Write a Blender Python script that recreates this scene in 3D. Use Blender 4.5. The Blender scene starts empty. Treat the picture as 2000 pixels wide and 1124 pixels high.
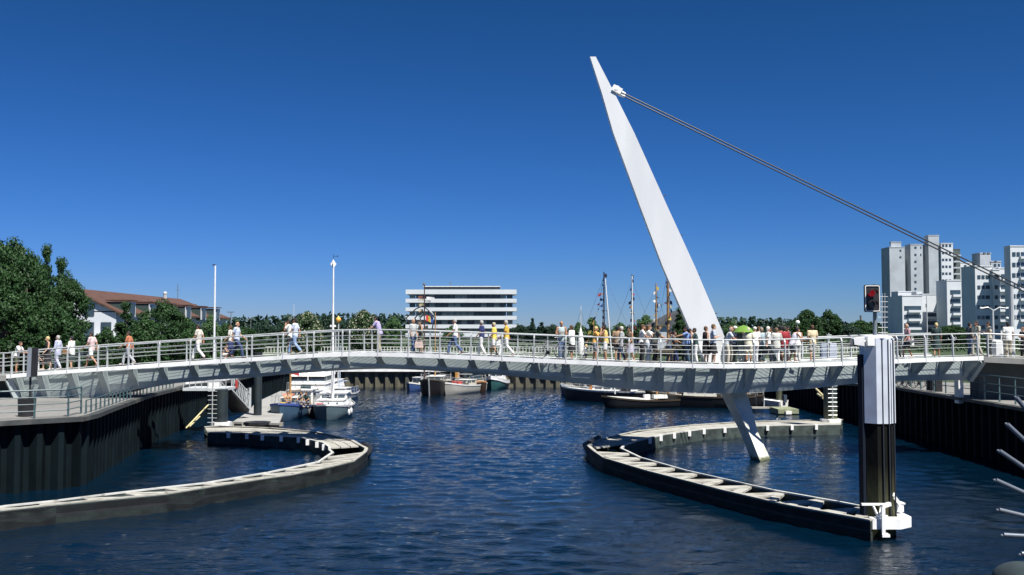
import bpy, bmesh, math, random
import numpy as np
from mathutils import Vector, Matrix
R = math.radians
rnd = random.Random(7)
scene = bpy.context.scene
C = scene.collection

# ------------------------------------------------------------------ camera, sky, sun, exposure
CAMZ, F, TILT = 6.0, 1944.0, math.atan(88/1944)
cam_d = bpy.data.cameras.new('camera'); cam = bpy.data.objects.new('camera', cam_d); C.objects.link(cam)
cam_d.sensor_width = 36; cam_d.lens = 36*F/2000; cam_d.clip_end = 6000; cam_d.clip_start = .1
cam.location = (0, 0, CAMZ); cam.rotation_euler = (math.pi/2+TILT, 0, 0)
scene.camera = cam
SUN_AZ, SUN_EL = R(37), R(59)          # azimuth measured to the right of straight behind the camera
SUN = Vector((math.sin(SUN_AZ)*math.cos(SUN_EL), -math.cos(SUN_AZ)*math.cos(SUN_EL), math.sin(SUN_EL)))
sd = bpy.data.lights.new('sun', 'SUN'); sd.energy = 5.0; sd.angle = R(.5); sd.color = (1, .965, .90)
so = bpy.data.objects.new('sun', sd); C.objects.link(so)
so.rotation_euler = SUN.to_track_quat('Z', 'Y').to_euler(); so.location = (60, -80, 120)
w = bpy.data.worlds.new('World'); scene.world = w; w.use_nodes = True
nt = w.node_tree; bg = nt.nodes['Background']
sky = nt.nodes.new('ShaderNodeTexSky'); sky.sky_type = 'NISHITA'; sky.sun_disc = False
sky.sun_elevation = SUN_EL; sky.sun_rotation = math.pi-SUN_AZ
sky.altitude = 800; sky.air_density = 1.0; sky.dust_density = 0.0; sky.ozone_density = 5.0
# deep slide-film blue: each channel of the sky follows its own gain and gamma
sep = nt.nodes.new('ShaderNodeSeparateColor'); com = nt.nodes.new('ShaderNodeCombineColor'); nt.links.new(sky.outputs[0], sep.inputs[0])
for ch, (gain, g) in enumerate(((.40, 1.65), (.505, 1.27), (.98, 1.58))):
    pw = nt.nodes.new('ShaderNodeMath'); pw.operation = 'POWER'; pw.inputs[1].default_value = g
    ml = nt.nodes.new('ShaderNodeMath'); ml.operation = 'MULTIPLY'; ml.inputs[1].default_value = gain*.105**(g-1)
    nt.links.new(sep.outputs[ch], pw.inputs[0]); nt.links.new(pw.outputs[0], ml.inputs[0]); nt.links.new(ml.outputs[0], com.inputs[ch])
nt.links.new(com.outputs[0], bg.inputs[0]); bg.inputs[1].default_value = .060
scene.view_settings.view_transform = 'Standard'; scene.view_settings.look = 'None'
scene.view_settings.exposure = 0.8; scene.view_settings.gamma = 1.0
scene.render.engine = 'CYCLES'
scene.cycles.transparent_max_bounces = 12; scene.cycles.max_bounces = 6

def P(px, py, D):
    xc = (px-1000)/F; yc = (562-py)/F
    y = math.cos(TILT)-math.sin(TILT)*yc; z = math.sin(TILT)+math.cos(TILT)*yc
    return Vector((xc/y*D, D, CAMZ+z/y*D))
def at(px, py, z=0.0):
    xc = (px-1000)/F; yc = (562-py)/F
    y = math.cos(TILT)-math.sin(TILT)*yc; zz = math.sin(TILT)+math.cos(TILT)*yc
    t = (z-CAMZ)/zz
    return Vector((xc*t, y*t, z))

# ------------------------------------------------------------------ helpers
def tag(o, label=None, cat=None, group=None, kind=None):
    if label: o['label'] = label
    if cat: o['category'] = cat
    if group: o['group'] = group
    if kind: o['kind'] = kind
    return o
def thing(name, label, cat, loc=(0, 0, 0), rz=0, group=None):
    o = bpy.data.objects.new(name, None); C.objects.link(o); o.empty_display_size = .3
    o.location = loc; o.rotation_euler = (0, 0, rz)
    return tag(o, label, cat, group)
def rootof(o):
    while o.parent: o = o.parent
    return o
def copy_tree(o, parent=None):
    c = o.copy(); C.objects.link(c); c.parent = parent
    for ch in KIDS.get(o.name, []): 
        k = copy_tree(ch, c)
        KIDS.setdefault(c.name, []).append(k)
    return c
KIDS = {}
def link_child(o, parent):
    o.parent = parent
    KIDS.setdefault(parent.name, []).append(o)

def basis(d):
    d = d.normalized(); up = Vector((0, 0, 1)) if abs(d.z) < .98 else Vector((0, 1, 0))
    a = d.cross(up).normalized(); b = a.cross(d).normalized()
    return a, b
class MB:
    def __init__(s): s.v = []; s.f = []; s.mi = []; s.m = 0
    def face(s, pts):
        i = len(s.v); s.v += [Vector(p) for p in pts]; s.f.append(tuple(range(i, i+len(pts)))); s.mi.append(s.m)
    def box(s, c, size, rz=0):
        c = Vector(c); hx, hy, hz = [q/2 for q in size]; M = Matrix.Rotation(rz, 3, 'Z')
        i = len(s.v)
        for x, y, z in ((-1,-1,-1),(1,-1,-1),(1,1,-1),(-1,1,-1),(-1,-1,1),(1,-1,1),(1,1,1),(-1,1,1)):
            s.v.append(c+M@Vector((x*hx, y*hy, z*hz)))
        for f in ((0,3,2,1),(4,5,6,7),(0,1,5,4),(1,2,6,5),(2,3,7,6),(3,0,4,7)):
            s.f.append(tuple(i+k for k in f)); s.mi.append(s.m)
        return s
    def box2(s, a, b):
        a = Vector(a); b = Vector(b); return s.box((a+b)/2, [abs(q) for q in (b-a)])
    def ring(s, c, a, b, ra, rb, n):
        i = len(s.v)
        for k in range(n):
            t = 2*math.pi*k/n
            s.v.append(c+a*(math.cos(t)*ra)+b*(math.sin(t)*rb))
        return list(range(i, i+n))
    def rings(s, rs, cap=True):
        n = len(rs[0])
        for r1, r2 in zip(rs, rs[1:]):
            for k in range(n):
                s.f.append((r1[k], r1[(k+1) % n], r2[(k+1) % n], r2[k])); s.mi.append(s.m)
        if cap:
            s.f.append(tuple(reversed(rs[0]))); s.mi.append(s.m)
            s.f.append(tuple(rs[-1])); s.mi.append(s.m)
        return s
    def tube(s, p, q, r, r2=None, n=8):
        p = Vector(p); q = Vector(q); r2 = r if r2 is None else r2
        a, b = basis(q-p)
        return s.rings([s.ring(p, a, b, r, r, n), s.ring(q, a, b, r2, r2, n)])
    def path(s, pts, r, n=6):
        pts = [Vector(p) for p in pts]; rs = []
        for i, p in enumerate(pts):
            d = pts[min(i+1, len(pts)-1)]-pts[max(i-1, 0)]
            a, b = basis(d); rs.append(s.ring(p, a, b, r, r, n))
        return s.rings(rs)
    def beam(s, p, q, wd, h, up=None):
        p = Vector(p); q = Vector(q); d = (q-p).normalized()
        up = Vector(up) if up else Vector((0, 0, 1))
        if abs(d.dot(up)) > .98: up = Vector((0, 1, 0))
        a = d.cross(up).normalized(); b = a.cross(d).normalized()
        i = len(s.v)
        for c in (p, q):
            for x, y in ((-1,-1),(1,-1),(1,1),(-1,1)): s.v.append(c+a*(x*wd/2)+b*(y*h/2))
        for f in ((0,1,2,3),(7,6,5,4),(0,4,5,1),(1,5,6,2),(2,6,7,3),(3,7,4,0)):
            s.f.append(tuple(i+k for k in f)); s.mi.append(s.m)
        return s
    def sweep(s, pts, prof, closed=True, cap=True):
        """prof: function(i) -> list of (u, h) offsets; u to the right-hand horizontal normal n_i, h up"""
        rs = []
        for i, p in enumerate(pts):
            d = pts[min(i+1, len(pts)-1)]-pts[max(i-1, 0)]; d.z = 0; d.normalize()
            nn = Vector((-d.y, d.x, 0))
            pr = prof(i) if callable(prof) else prof
            j = len(s.v)
            for u, h in pr: s.v.append(p+nn*u+Vector((0, 0, h)))
            rs.append(list(range(j, j+len(pr))))
        n = len(rs[0])
        for r1, r2 in zip(rs, rs[1:]):
            for k in range(n if closed else n-1):
                s.f.append((r1[k], r2[k], r2[(k+1) % n], r1[(k+1) % n])); s.mi.append(s.m)
        if cap and closed:
            s.f.append(tuple(rs[0])); s.mi.append(s.m); s.f.append(tuple(reversed(rs[-1]))); s.mi.append(s.m)
        return s
    def prism(s, poly, z0, z1):
        n = len(poly); i = len(s.v)
        s.v += [Vector((p[0], p[1], z0)) for p in poly]+[Vector((p[0], p[1], z1)) for p in poly]
        s.f.append(tuple(reversed(range(i, i+n)))); s.mi.append(s.m); s.f.append(tuple(range(i+n, i+2*n))); s.mi.append(s.m)
        for k in range(n):
            k2 = (k+1) % n; s.f.append((i+k, i+k2, i+n+k2, i+n+k)); s.mi.append(s.m)
        return s
    def slab(s, poly3, t):
        """poly3: 3D polygon, extruded by vector t"""
        n = len(poly3); i = len(s.v); t = Vector(t)
        s.v += [Vector(p) for p in poly3]+[Vector(p)+t for p in poly3]
        s.f.append(tuple(range(i, i+n))); s.mi.append(s.m); s.f.append(tuple(reversed(range(i+n, i+2*n)))); s.mi.append(s.m)
        for k in range(n):
            k2 = (k+1) % n; s.f.append((i+k, i+n+k, i+n+k2, i+k2)); s.mi.append(s.m)
        return s
    def ball(s, c, rx, ry=None, rz=None, n=10, m=7):
        ry = rx if ry is None else ry; rz = rx if rz is None else rz; c = Vector(c); rs = []
        for j in range(1, m):
            t = math.pi*j/m
            rs.append(s.ring(c+Vector((0, 0, -math.cos(t)*rz)), Vector((1,0,0)), Vector((0,1,0)), math.sin(t)*rx, math.sin(t)*ry, n))
        return s.rings(rs)
    def build(s, name, mat, parent=None, world=False, smooth=False):
        me = bpy.data.meshes.new(name)
        vs = s.v
        if world and parent is not None:
            L = rootof(parent).location; vs = [v-L for v in vs]
        me.from_pydata([tuple(v) for v in vs], [], s.f)
        mats = mat if isinstance(mat, (list, tuple)) else [mat]
        for m in mats: me.materials.append(m)
        if len(mats) > 1: me.polygons.foreach_set('material_index', s.mi)
        bm = bmesh.new(); bm.from_mesh(me); bmesh.ops.recalc_face_normals(bm, faces=bm.faces); bm.to_mesh(me); bm.free()
        if smooth:
            me.polygons.foreach_set('use_smooth', [True]*len(me.polygons)); me.set_sharp_from_angle(angle=R(42))
        o = bpy.data.objects.new(name, me); C.objects.link(o)
        if parent is not None: link_child(o, parent)
        return o

# ------------------------------------------------------------------ materials
MC = {}
def mat(name, col, rough=.6, metal=0, var=.12, scale=3., bump=0., bscale=20., spec=None, stain=None, stscale=.8, stretch=None):
    if name in MC: return MC[name]
    m = bpy.data.materials.new(name); m.use_nodes = True; t = m.node_tree; n = t.nodes; l = t.links
    b = n['Principled BSDF']; b.inputs['Roughness'].default_value = rough; b.inputs['Metallic'].default_value = metal
    if spec is not None: b.inputs['Specular IOR Level'].default_value = spec
    tc = n.new('ShaderNodeTexCoord'); src = tc.outputs['Object']
    if stretch:
        mp = n.new('ShaderNodeMapping'); mp.inputs['Scale'].default_value = stretch; l.new(src, mp.inputs[0]); src = mp.outputs[0]
    nz = n.new('ShaderNodeTexNoise'); nz.inputs['Scale'].default_value = scale; nz.inputs['Detail'].default_value = 5
    l.new(src, nz.inputs['Vector'])
    mx = n.new('ShaderNodeMix'); mx.data_type = 'RGBA'
    mx.inputs[6].default_value = (*[max(0, c*(1-var)) for c in col], 1); mx.inputs[7].default_value = (*[min(1, c*(1+var)) for c in col], 1)
    cr = n.new('ShaderNodeMapRange'); cr.inputs[1].default_value = .3; cr.inputs[2].default_value = .7
    l.new(nz.outputs['Fac'], cr.inputs[0]); l.new(cr.outputs[0], mx.inputs[0]); out = mx.outputs[2]
    if stain:
        n2 = n.new('ShaderNodeTexNoise'); n2.inputs['Scale'].default_value = stscale; n2.inputs['Detail'].default_value = 8
        l.new(src, n2.inputs['Vector'])
        r2 = n.new('ShaderNodeMapRange'); r2.inputs[1].default_value = .52; r2.inputs[2].default_value = .7; l.new(n2.outputs['Fac'], r2.inputs[0])
        m2 = n.new('ShaderNodeMix'); m2.data_type = 'RGBA'; m2.inputs[7].default_value = (*stain, 1)
        l.new(out, m2.inputs[6]); l.new(r2.outputs[0], m2.inputs[0]); out = m2.outputs[2]
    l.new(out, b.inputs['Base Color'])
    if bump:
        n3 = n.new('ShaderNodeTexNoise'); n3.inputs['Scale'].default_value = bscale; n3.inputs['Detail'].default_value = 4; l.new(src, n3.inputs['Vector'])
        bp = n.new('ShaderNodeBump'); bp.inputs['Strength'].default_value = bump; bp.inputs['Distance'].default_value = .03
        l.new(n3.outputs['Fac'], bp.inputs['Height']); l.new(bp.outputs[0], b.inputs['Normal'])
    MC[name] = m; return m
def glass(name='window_glass', col=(.03, .05, .07)):
    return mat(name, col, rough=.08, var=.5, scale=.6, spec=.6)
def paint(col, name=None):
    name = name or 'paint_%d_%d_%d' % tuple(int(c*99) for c in col)
    return mat(name, col, rough=.45, var=.08, scale=2)
WHITE = mat('white_paint', (.84, .84, .82), rough=.4, var=.05, scale=1.2, stain=(.70, .70, .67), stscale=1.6)
RAILM = mat('light_rail_metal', (.46, .48, .48), rough=.38, metal=.15, var=.06)
GIRD = mat('grey_green_girder_paint', (.34, .39, .385), rough=.5, var=.07, scale=1.5)
MASTM = mat('mast_white_paint', (.68, .69, .70), rough=.45, var=.05, scale=.5, stain=(.60, .615, .63), stscale=.35, stretch=(1.6, 1.6, .25))
LEGM = mat('mast_foot_paint', (.66, .66, .60), rough=.5, var=.08, scale=2, stain=(.45, .46, .36), stscale=1.5)
DARK = mat('black_metal', (.02, .02, .022), rough=.5, var=.3)
CABLE = mat('dark_cable', (.007, .009, .014), rough=.5)
CONC = mat('pale_concrete', (.27, .265, .25), rough=.85, var=.12, scale=1.2, bump=.2, stain=(.17, .17, .155), stscale=.5)
PAVE = mat('quay_paving', (.20, .195, .185), rough=.85, var=.12, scale=2.5, bump=.1, stain=(.14, .14, .13), stscale=.3)
COPE = mat('dark_steel_coping', (.04, .045, .045), rough=.7, var=.3, scale=2, stain=(.12, .115, .10), stscale=.8)
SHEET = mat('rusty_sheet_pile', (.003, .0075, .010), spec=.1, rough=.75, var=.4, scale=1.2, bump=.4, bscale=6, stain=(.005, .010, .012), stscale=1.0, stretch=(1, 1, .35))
SHEETF = mat('weathered_far_sheet_pile', (.095, .088, .062), rough=.75, var=.45, scale=1.5, bump=.3, bscale=4, stain=(.05, .055, .045), stscale=.7, stretch=(1, 1, .3))
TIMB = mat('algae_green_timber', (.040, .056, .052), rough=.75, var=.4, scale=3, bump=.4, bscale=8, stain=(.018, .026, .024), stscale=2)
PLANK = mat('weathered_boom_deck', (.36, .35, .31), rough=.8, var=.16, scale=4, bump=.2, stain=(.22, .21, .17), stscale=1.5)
GREENR = mat('dark_green_rail_paint', (.055, .10, .11), rough=.45)
PILE = mat('dark_steel_pile', (.018, .028, .033), rough=.5, var=.3, scale=1.2, stain=(.035, .04, .03), stscale=1)
RUB = mat('black_rubber', (.012, .012, .013), rough=.7)
YEL = mat('yellow_steel_tube', (.55, .48, .26), rough=.5)
RED = paint((.5, .04, .03)); ORG = paint((.75, .22, .05)); BLUE = paint((.04, .10, .35)); YLW = paint((.75, .52, .06))
WOOD = mat('varnished_mast_wood', (.35, .2, .08), rough=.45, var=.2, stretch=(1, 1, .2))
GRASS = mat('grass_ground', (.035, .06, .022), rough=.95, var=.35, scale=.4, bump=.5, bscale=3, stain=(.06, .065, .035), stscale=.08)
ROOF = mat('red_tile_roof', (.085, .042, .030), rough=.8, var=.22, scale=1.5, bump=.4, bscale=10)

def grating_material():
    m = bpy.data.materials.new('open_steel_grating'); m.use_nodes = True; t = m.node_tree; n = t.nodes; l = t.links
    b = n['Principled BSDF']; b.inputs['Base Color'].default_value = (.5, .51, .5, 1); b.inputs['Roughness'].default_value = .5; b.inputs['Metallic'].default_value = .3
    tc = n.new('ShaderNodeTexCoord'); br = n.new('ShaderNodeTexBrick'); l.new(tc.outputs['Object'], br.inputs['Vector'])
    br.offset = 0; br.inputs['Scale'].default_value = 1; br.inputs['Brick Width'].default_value = 1.5; br.inputs['Row Height'].default_value = .06
    br.inputs['Mortar Size'].default_value = .0045; br.inputs['Mortar Smooth'].default_value = 0
    tr = n.new('ShaderNodeBsdfTransparent'); mx = n.new('ShaderNodeMixShader')
    l.new(br.outputs['Fac'], mx.inputs[0]); l.new(tr.outputs[0], mx.inputs[1]); l.new(b.outputs[0], mx.inputs[2])
    l.new(mx.outputs[0], n['Material Output'].inputs['Surface'])
    return m
GRATE = grating_material()

# ------------------------------------------------------------------ water, ground, quays
def water_material():
    m = bpy.data.materials.new('rippled_harbour_water'); m.use_nodes = True; t = m.node_tree; n = t.nodes; l = t.links
    b = n['Principled BSDF']; b.inputs['Base Color'].default_value = (.0004, .0075, .018, 1); b.inputs['Roughness'].default_value = .03
    b.inputs['IOR'].default_value = 1.333
    tc = n.new('ShaderNodeTexCoord')
    def noise(scale, detail, st):
        mp = n.new('ShaderNodeMapping'); mp.inputs['Scale'].default_value = st; mp.inputs['Rotation'].default_value = (0, 0, R(14)); l.new(tc.outputs['Object'], mp.inputs[0])
        z = n.new('ShaderNodeTexNoise'); z.inputs['Scale'].default_value = scale; z.inputs['Detail'].default_value = detail; z.inputs['Roughness'].default_value = .62
        l.new(mp.outputs[0], z.inputs['Vector']); return z.outputs['Fac']
    a = noise(5.5, 5, (.75, 1.4, 1)); c = noise(1.2, 3, (.7, 1.6, 1)); g = noise(.06, 3, (1, 2.2, 1))
    add = n.new('ShaderNodeMath'); add.operation = 'MULTIPLY_ADD'; l.new(c, add.inputs[0]); add.inputs[1].default_value = 2.6; l.new(a, add.inputs[2])
    bp = n.new('ShaderNodeBump'); bp.inputs['Distance'].default_value = .032
    mr = n.new('ShaderNodeMapRange'); mr.inputs[1].default_value = .35; mr.inputs[2].default_value = .65; mr.inputs[3].default_value = .30; mr.inputs[4].default_value = 1.0
    l.new(g, mr.inputs[0]); l.new(mr.outputs[0], bp.inputs['Strength']); l.new(add.outputs[0], bp.inputs['Height'])
    l.new(bp.outputs[0], b.inputs['Normal'])
    return m
def water_mesh():
    r = np.random.RandomState(5); x = np.arange(-26, 26.01, .13); y = [18.0]
    while y[-1] < 110.5: y.append(y[-1]+.085+.0024*(y[-1]-18))
    y = np.array(y); X, Y = np.meshgrid(x, y); Z = np.zeros_like(X)
    n = 70; lam = .30*(1.7/.30)**r.rand(n); th = R(250)+r.normal(size=n)*.62; k = 2*math.pi/lam; w8 = lam**.15; w8 = w8/math.sqrt(np.sum(w8**2)/2)*WAVE
    patch = 1+.35*np.sin(X*.11+1+.5*np.sin(Y*.07))*np.sin(Y*.09+.3*X*.1)
    for ki, ti, si, ph in zip(k, th, w8, r.rand(n)*6.28):
        u = (X*math.cos(ti)+Y*math.sin(ti))*ki+ph; Z += si/ki*(np.sin(u)+.25*np.sin(2*u+.5))
    Z *= patch
    V = np.stack([X, Y, Z], -1).reshape(-1, 3); ny, nx = X.shape
    i = (np.arange(ny-1)[:, None]*nx+np.arange(nx-1)[None]).ravel(); Fq = np.stack([i, i+1, i+nx+1, i+nx], 1)
    base = len(V); sk = []; sf = []
    for (x0, y0, x1, y1) in ((-500, -60, 500, 18.0), (-500, 110.5, 500, 600), (-500, 18, -26, 110.5), (26, 18, 500, 110.5)):
        b = base+len(sk); sk += [(x0, y0, 0), (x1, y0, 0), (x1, y1, 0), (x0, y1, 0)]; sf.append((b, b+1, b+2, b+3))
    me = bpy.data.meshes.new('water'); me.from_pydata(np.vstack([V, sk]).tolist(), [], Fq.tolist()+sf)
    me.polygons.foreach_set('use_smooth', [True]*len(me.polygons)); me.materials.append(water_material())
    o = bpy.data.objects.new('water', me); C.objects.link(o); return tag(o, kind='structure')
WAVE = .080
water_mesh()

LW = [(-33, 22), (-24, 32.7), (-19, 37), (-16.8, 38.9), (-16.9, 40.2), (-17.4, 42.6), (-18.35, 47.5), (-19.45, 53.5), (-20.1, 60), (-21.2, 66), (-22.2, 73), (-23.0, 81), (-23.5, 92), (-23.8, 109.5)]
RW = [(21.2, 10), (22.0, 34), (22.4, 43.6), (23.3, 61), (23.6, 80), (23.8, 109.5)]
ZL = 2.7; ZF = 2.28
def xat(pl, y):
    return float(np.interp(y, [p[1] for p in pl], [p[0] for p in pl]))
# ground: one sheet with the basin left open
mb = MB()
ys = [-60, 10, 22, 32.7, 37, 38.9, 40.2, 42.6, 47.5, 53.5, 60, 62, 66, 73, 81, 92, 100, 109.5]
def gz(y, base=ZL): return float(np.interp(y, [62, 80, 109.5, 135, 200], [base, 2.1, ZF, 3.1, 3.4]))
EXR = 1500
for y0, y1 in zip(ys, ys[1:]):
    xl0 = xat(LW, y0) if y0 >= 22 else -33; xl1 = xat(LW, y1) if y1 >= 22 else -33
    mb.face([(-EXR, y0, gz(y0)), (xl0-.1, y0, gz(y0)), (xl1-.1, y1, gz(y1)), (-EXR, y1, gz(y1))])
    xr0 = xat(RW, max(y0, 10)); xr1 = xat(RW, max(y1, 10))
    mb.face([(xr0+.1, y0, gz(y0)), (EXR, y0, gz(y0)), (EXR, y1, gz(y1)), (xr1+.1, y1, gz(y1))])
for y0, y1 in ((109.5, 120), (120, 135), (135, 200), (200, 800), (800, 3500)):
    mb.face([(-EXR*3, y0, gz(y0)), (EXR*3, y0, gz(y0)), (EXR*3, y1, gz(y1)), (-EXR*3, y1, gz(y1))])
tag(mb.build('ground', GRASS), kind='structure')
def lerp_pl(pl, step):
    out = []
    for a, b in zip(pl, pl[1:]):
        a = Vector((*a, 0)); b = Vector((*b, 0)); L = (b-a).length; k = max(1, int(L/step))
        out += [a.lerp(b, i/k) for i in range(k)]
    out.append(Vector((*pl[-1], 0))); return out
# promenades (paving sheets)
mb = MB()
pl = lerp_pl(LW, 2)
for a, b in zip(pl, pl[1:]):
    w0 = 9; mb.face([(a.x-w0, a.y, gz(a.y)+.01), (a.x-.1, a.y, gz(a.y)+.01), (b.x-.1, b.y, gz(b.y)+.01), (b.x-w0, b.y, gz(b.y)+.01)])
tag(mb.build('promenade', PAVE), kind='structure')
mb = MB(); pl = lerp_pl(RW, 2)
for a, b in zip(pl, pl[1:]):
    mb.face([(a.x+.1, a.y, gz(a.y)+.01), (a.x+9, a.y, gz(a.y)+.01), (b.x+9, b.y, gz(b.y)+.01), (b.x+.1, b.y, gz(b.y)+.01)])
tag(mb.build('promenade', PAVE), kind='structure')
mb = MB(); mb.face([(-24.4, 110, ZF+.01), (24.5, 110, ZF+.01), (24.5, 119, ZF+.29), (-24.4, 119, ZF+.29)])
tag(mb.build('promenade', PAVE), kind='structure')

def sheet_wall(name, label, pl, ztop, pitch, depth, side, m, capm, caph=.35, capw=.9, capz=None, over=.22):
    """corrugated sheet piling along polyline with a coping; side=+1: water on the right of travel"""
    root = thing(name, label, 'quay wall', (pl[0][0], pl[0][1], 0))
    pts = []; s = 0; prof = [0, 0, 1, 1]; k = 0
    dense = lerp_pl(pl, pitch/4)
    for i, p in enumerate(dense):
        d = dense[min(i+1, len(dense)-1)]-dense[max(i-1, 0)]; d.normalize()
        nn = Vector((d.y, -d.x, 0))*side
        pts.append(p-nn*(prof[i % 4]*depth))
    b = MB()
    tops = [Vector((p.x, p.y, (gz(p.y) if ztop is None else ztop)-caph)) for p in pts]
    n0 = len(b.v)
    for p, t in zip(pts, tops): b.v.append(Vector((p.x, p.y, -2))); b.v.append(t)
    for i in range(len(pts)-1):
        b.f.append((2*i, 2*i+2, 2*i+3, 2*i+1)); b.mi.append(0)
    b.build('sheet_piles', m, root, world=True)
    c = MB(); cp = lerp_pl(pl, 2.0)
    for p in cp: p.z = (gz(p.y) if ztop is None else ztop)
    c.sweep(cp, [(over*side*-1, 0.03), (capw*side, 0.03), (capw*side, -caph), (over*side*-1, -caph)])
    c.build('coping', capm, root, world=True)
    return root
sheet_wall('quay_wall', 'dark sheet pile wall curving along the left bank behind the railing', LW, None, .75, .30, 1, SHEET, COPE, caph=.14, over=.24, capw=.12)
SHEETR = mat('shade_black_sheet_pile', (.004, .005, .006), spec=.15, rough=.8, var=.4, scale=1.2, bump=.4, bscale=6)  # shade of the right wall is put into this near-black colour
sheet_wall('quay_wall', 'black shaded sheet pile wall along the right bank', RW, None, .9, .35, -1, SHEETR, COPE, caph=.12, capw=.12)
sheet_wall('quay_wall', 'brown sheet pile wall with white coping closing the far end of the basin', [(-23.8, 109.5), (23.8, 109.5)], ZF+.03, 1.1, .35, 1, SHEETF, WHITE, caph=.58, over=.3)
# ------------------------------------------------------------------ the footbridge
EX = [12, 71, 143, 220, 330, 410, 491, 552, 610, 668, 736, 800, 860, 919, 980, 1043, 1105, 1167, 1229, 1291, 1353, 1414, 1474, 1536, 1591, 1646, 1700, 1754, 1809, 1863, 1920]
EY = [733.5, 727.8, 722.8, 717.5, 710.5, 705, 700, 696, 692.5, 690, 690, 691.5, 694, 696.5, 699, 702, 704.5, 707, 709.5, 711, 712.5, 713.3, 713, 711.5, 710, 708, 706, 703.5, 701, 699, 697.5]
DX = [-60, 12, 190, 430, 680, 900, 1100, 1260, 1460, 1740, 1925, 2100]; DD = [50.6, 50, 49.4, 49.2, 48.5, 47.4, 46.4, 45.7, 45.3, 46.8, 48.2, 49]
BX = [12, 60, 110, 144, 200, 250, 320, 400, 491, 552, 613, 668, 736, 800, 867, 905, 966, 1010, 1060, 1120, 1200, 1300, 1400, 1460, 1540, 1614, 1680, 1754, 1920]
BY = [808, 802, 792, 784, 772, 760, 749, 742, 736, 730, 726, 722, 720, 722, 726, 728, 732, 736, 742, 748, 758, 765, 768, 768, 764, 758, 750, 744, 742]
PEAKZ = {}
def edgeD(px): return float(np.interp(px, DX, DD))
def edge(px): return P(px, float(np.interp(px, EX, EY)), edgeD(px))
def gdepth(px):
    D = edgeD(px)+1.35; top = edge(px).z
    return max(.5, top-P(px, float(np.interp(px, BX, BY)), D).z)
def deck_point(px, v):
    """point on the deck at distance v behind the near edge, seen at pixel column px"""
    e = edge(px); d = edge(px+4)-edge(px-4); d.z = 0; d.normalize(); nn = Vector((-d.y, d.x, 0))
    q = e+nn*v
    # shift along the edge so that the column stays
    X = (px-1000)/F*q.y; q.x = X
    # height: the deck is level across
    return Vector((q.x, q.y, edge(px).z+.02)), math.atan2(d.y, d.x)
POSTS = [14, 71, 130, 190, 250, 310, 371, 431, 491, 552, 613, 668, 682, 736, 797, 859, 919, 980, 1043, 1105, 1167, 1229, 1291, 1353, 1414, 1474, 1536, 1591, 1646, 1700, 1754, 1809, 1863, 1916]
fine = []
for a, b in zip(POSTS, POSTS[1:]):
    k = max(1, round((b-a)/15)); fine += [a+(b-a)*i/k for i in range(k)]
fine.append(1916)
fine = [12]+fine+[1921]
# smooth 3D edge line
E = [edge(x) for x in fine]
for _ in range(6):
    E = [E[0]]+[(E[i-1]+E[i]*2+E[i+1])/4 for i in range(1, len(E)-1)]+[E[-1]]
fx = np.array(fine); EA = np.array([tuple(e) for e in E])
def epoint(px): return Vector([float(np.interp(px, fx, EA[:, k])) for k in range(3)])
def edir(px):
    d = epoint(px+6)-epoint(px-6); d.z = 0; return d.normalized()
WD = 3.9
bridge = thing('footbridge', 'long curved white pedestrian bridge with leaning mast spanning the harbour', 'bridge', tuple(epoint(1000).xy)+(0,))
mb = MB(); mb.sweep(E, [(.08, 0), (WD-.08, 0)], closed=False); mb.build('deck', GRATE, bridge, world=True)
mb = MB(); mb.sweep(E, [(0, .03), (.09, .03), (.09, -.03), (.04, -.16), (0, -.16)]); mb.build('edge_beam', WHITE, bridge, world=True)
mb = MB(); mb.sweep(E, [(WD, .03), (WD-.17, .03), (WD-.17, -.03), (WD-.05, -.16), (WD, -.16)]); mb.build('edge_beam', WHITE, bridge, world=True)
def gprof(i):
    d = gdepth(fine[i])
    k = .82+.07*d; q = k+.10
    f = .90-.36*min(1, max(0, (d-.75)/.8)); q += .35*(.90-f)
    return [(.82, -.06), (k, -d*f), (q, -d), (WD-q, -d), (WD-k, -d*f), (WD-.82, -.06)]
mb = MB(); mb.sweep(E, gprof); mb.build('box_girder', GIRD, bridge, world=True)
for px in POSTS:
    if px == 682: continue
    d = gdepth(px); e = epoint(px); t = edir(px); nn = Vector((-t.y, t.x, 0))
    mb = MB()
    for sgn in (0, 1):
        def U(u, h): return e+nn*(u if not sgn else WD-u)+Vector((0, 0, h))-t*.16
        dd = d*.9; kk = min(1.0, d/1.2)
        poly = [(.04, -.045), (.04, -.17), (.26, -.24-.06*kk), (.46, -.32-.16*kk*d), (.64, -.48*d-.10), (.80, -.68*d), (.93, -dd*.95), (1.1, -dd*.95), (1.1, -.045)]; mb = MB()
        mb.slab([U(*q) for q in poly], t*.32)
        mb.build('rib', GIRD, bridge, world=True)
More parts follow.
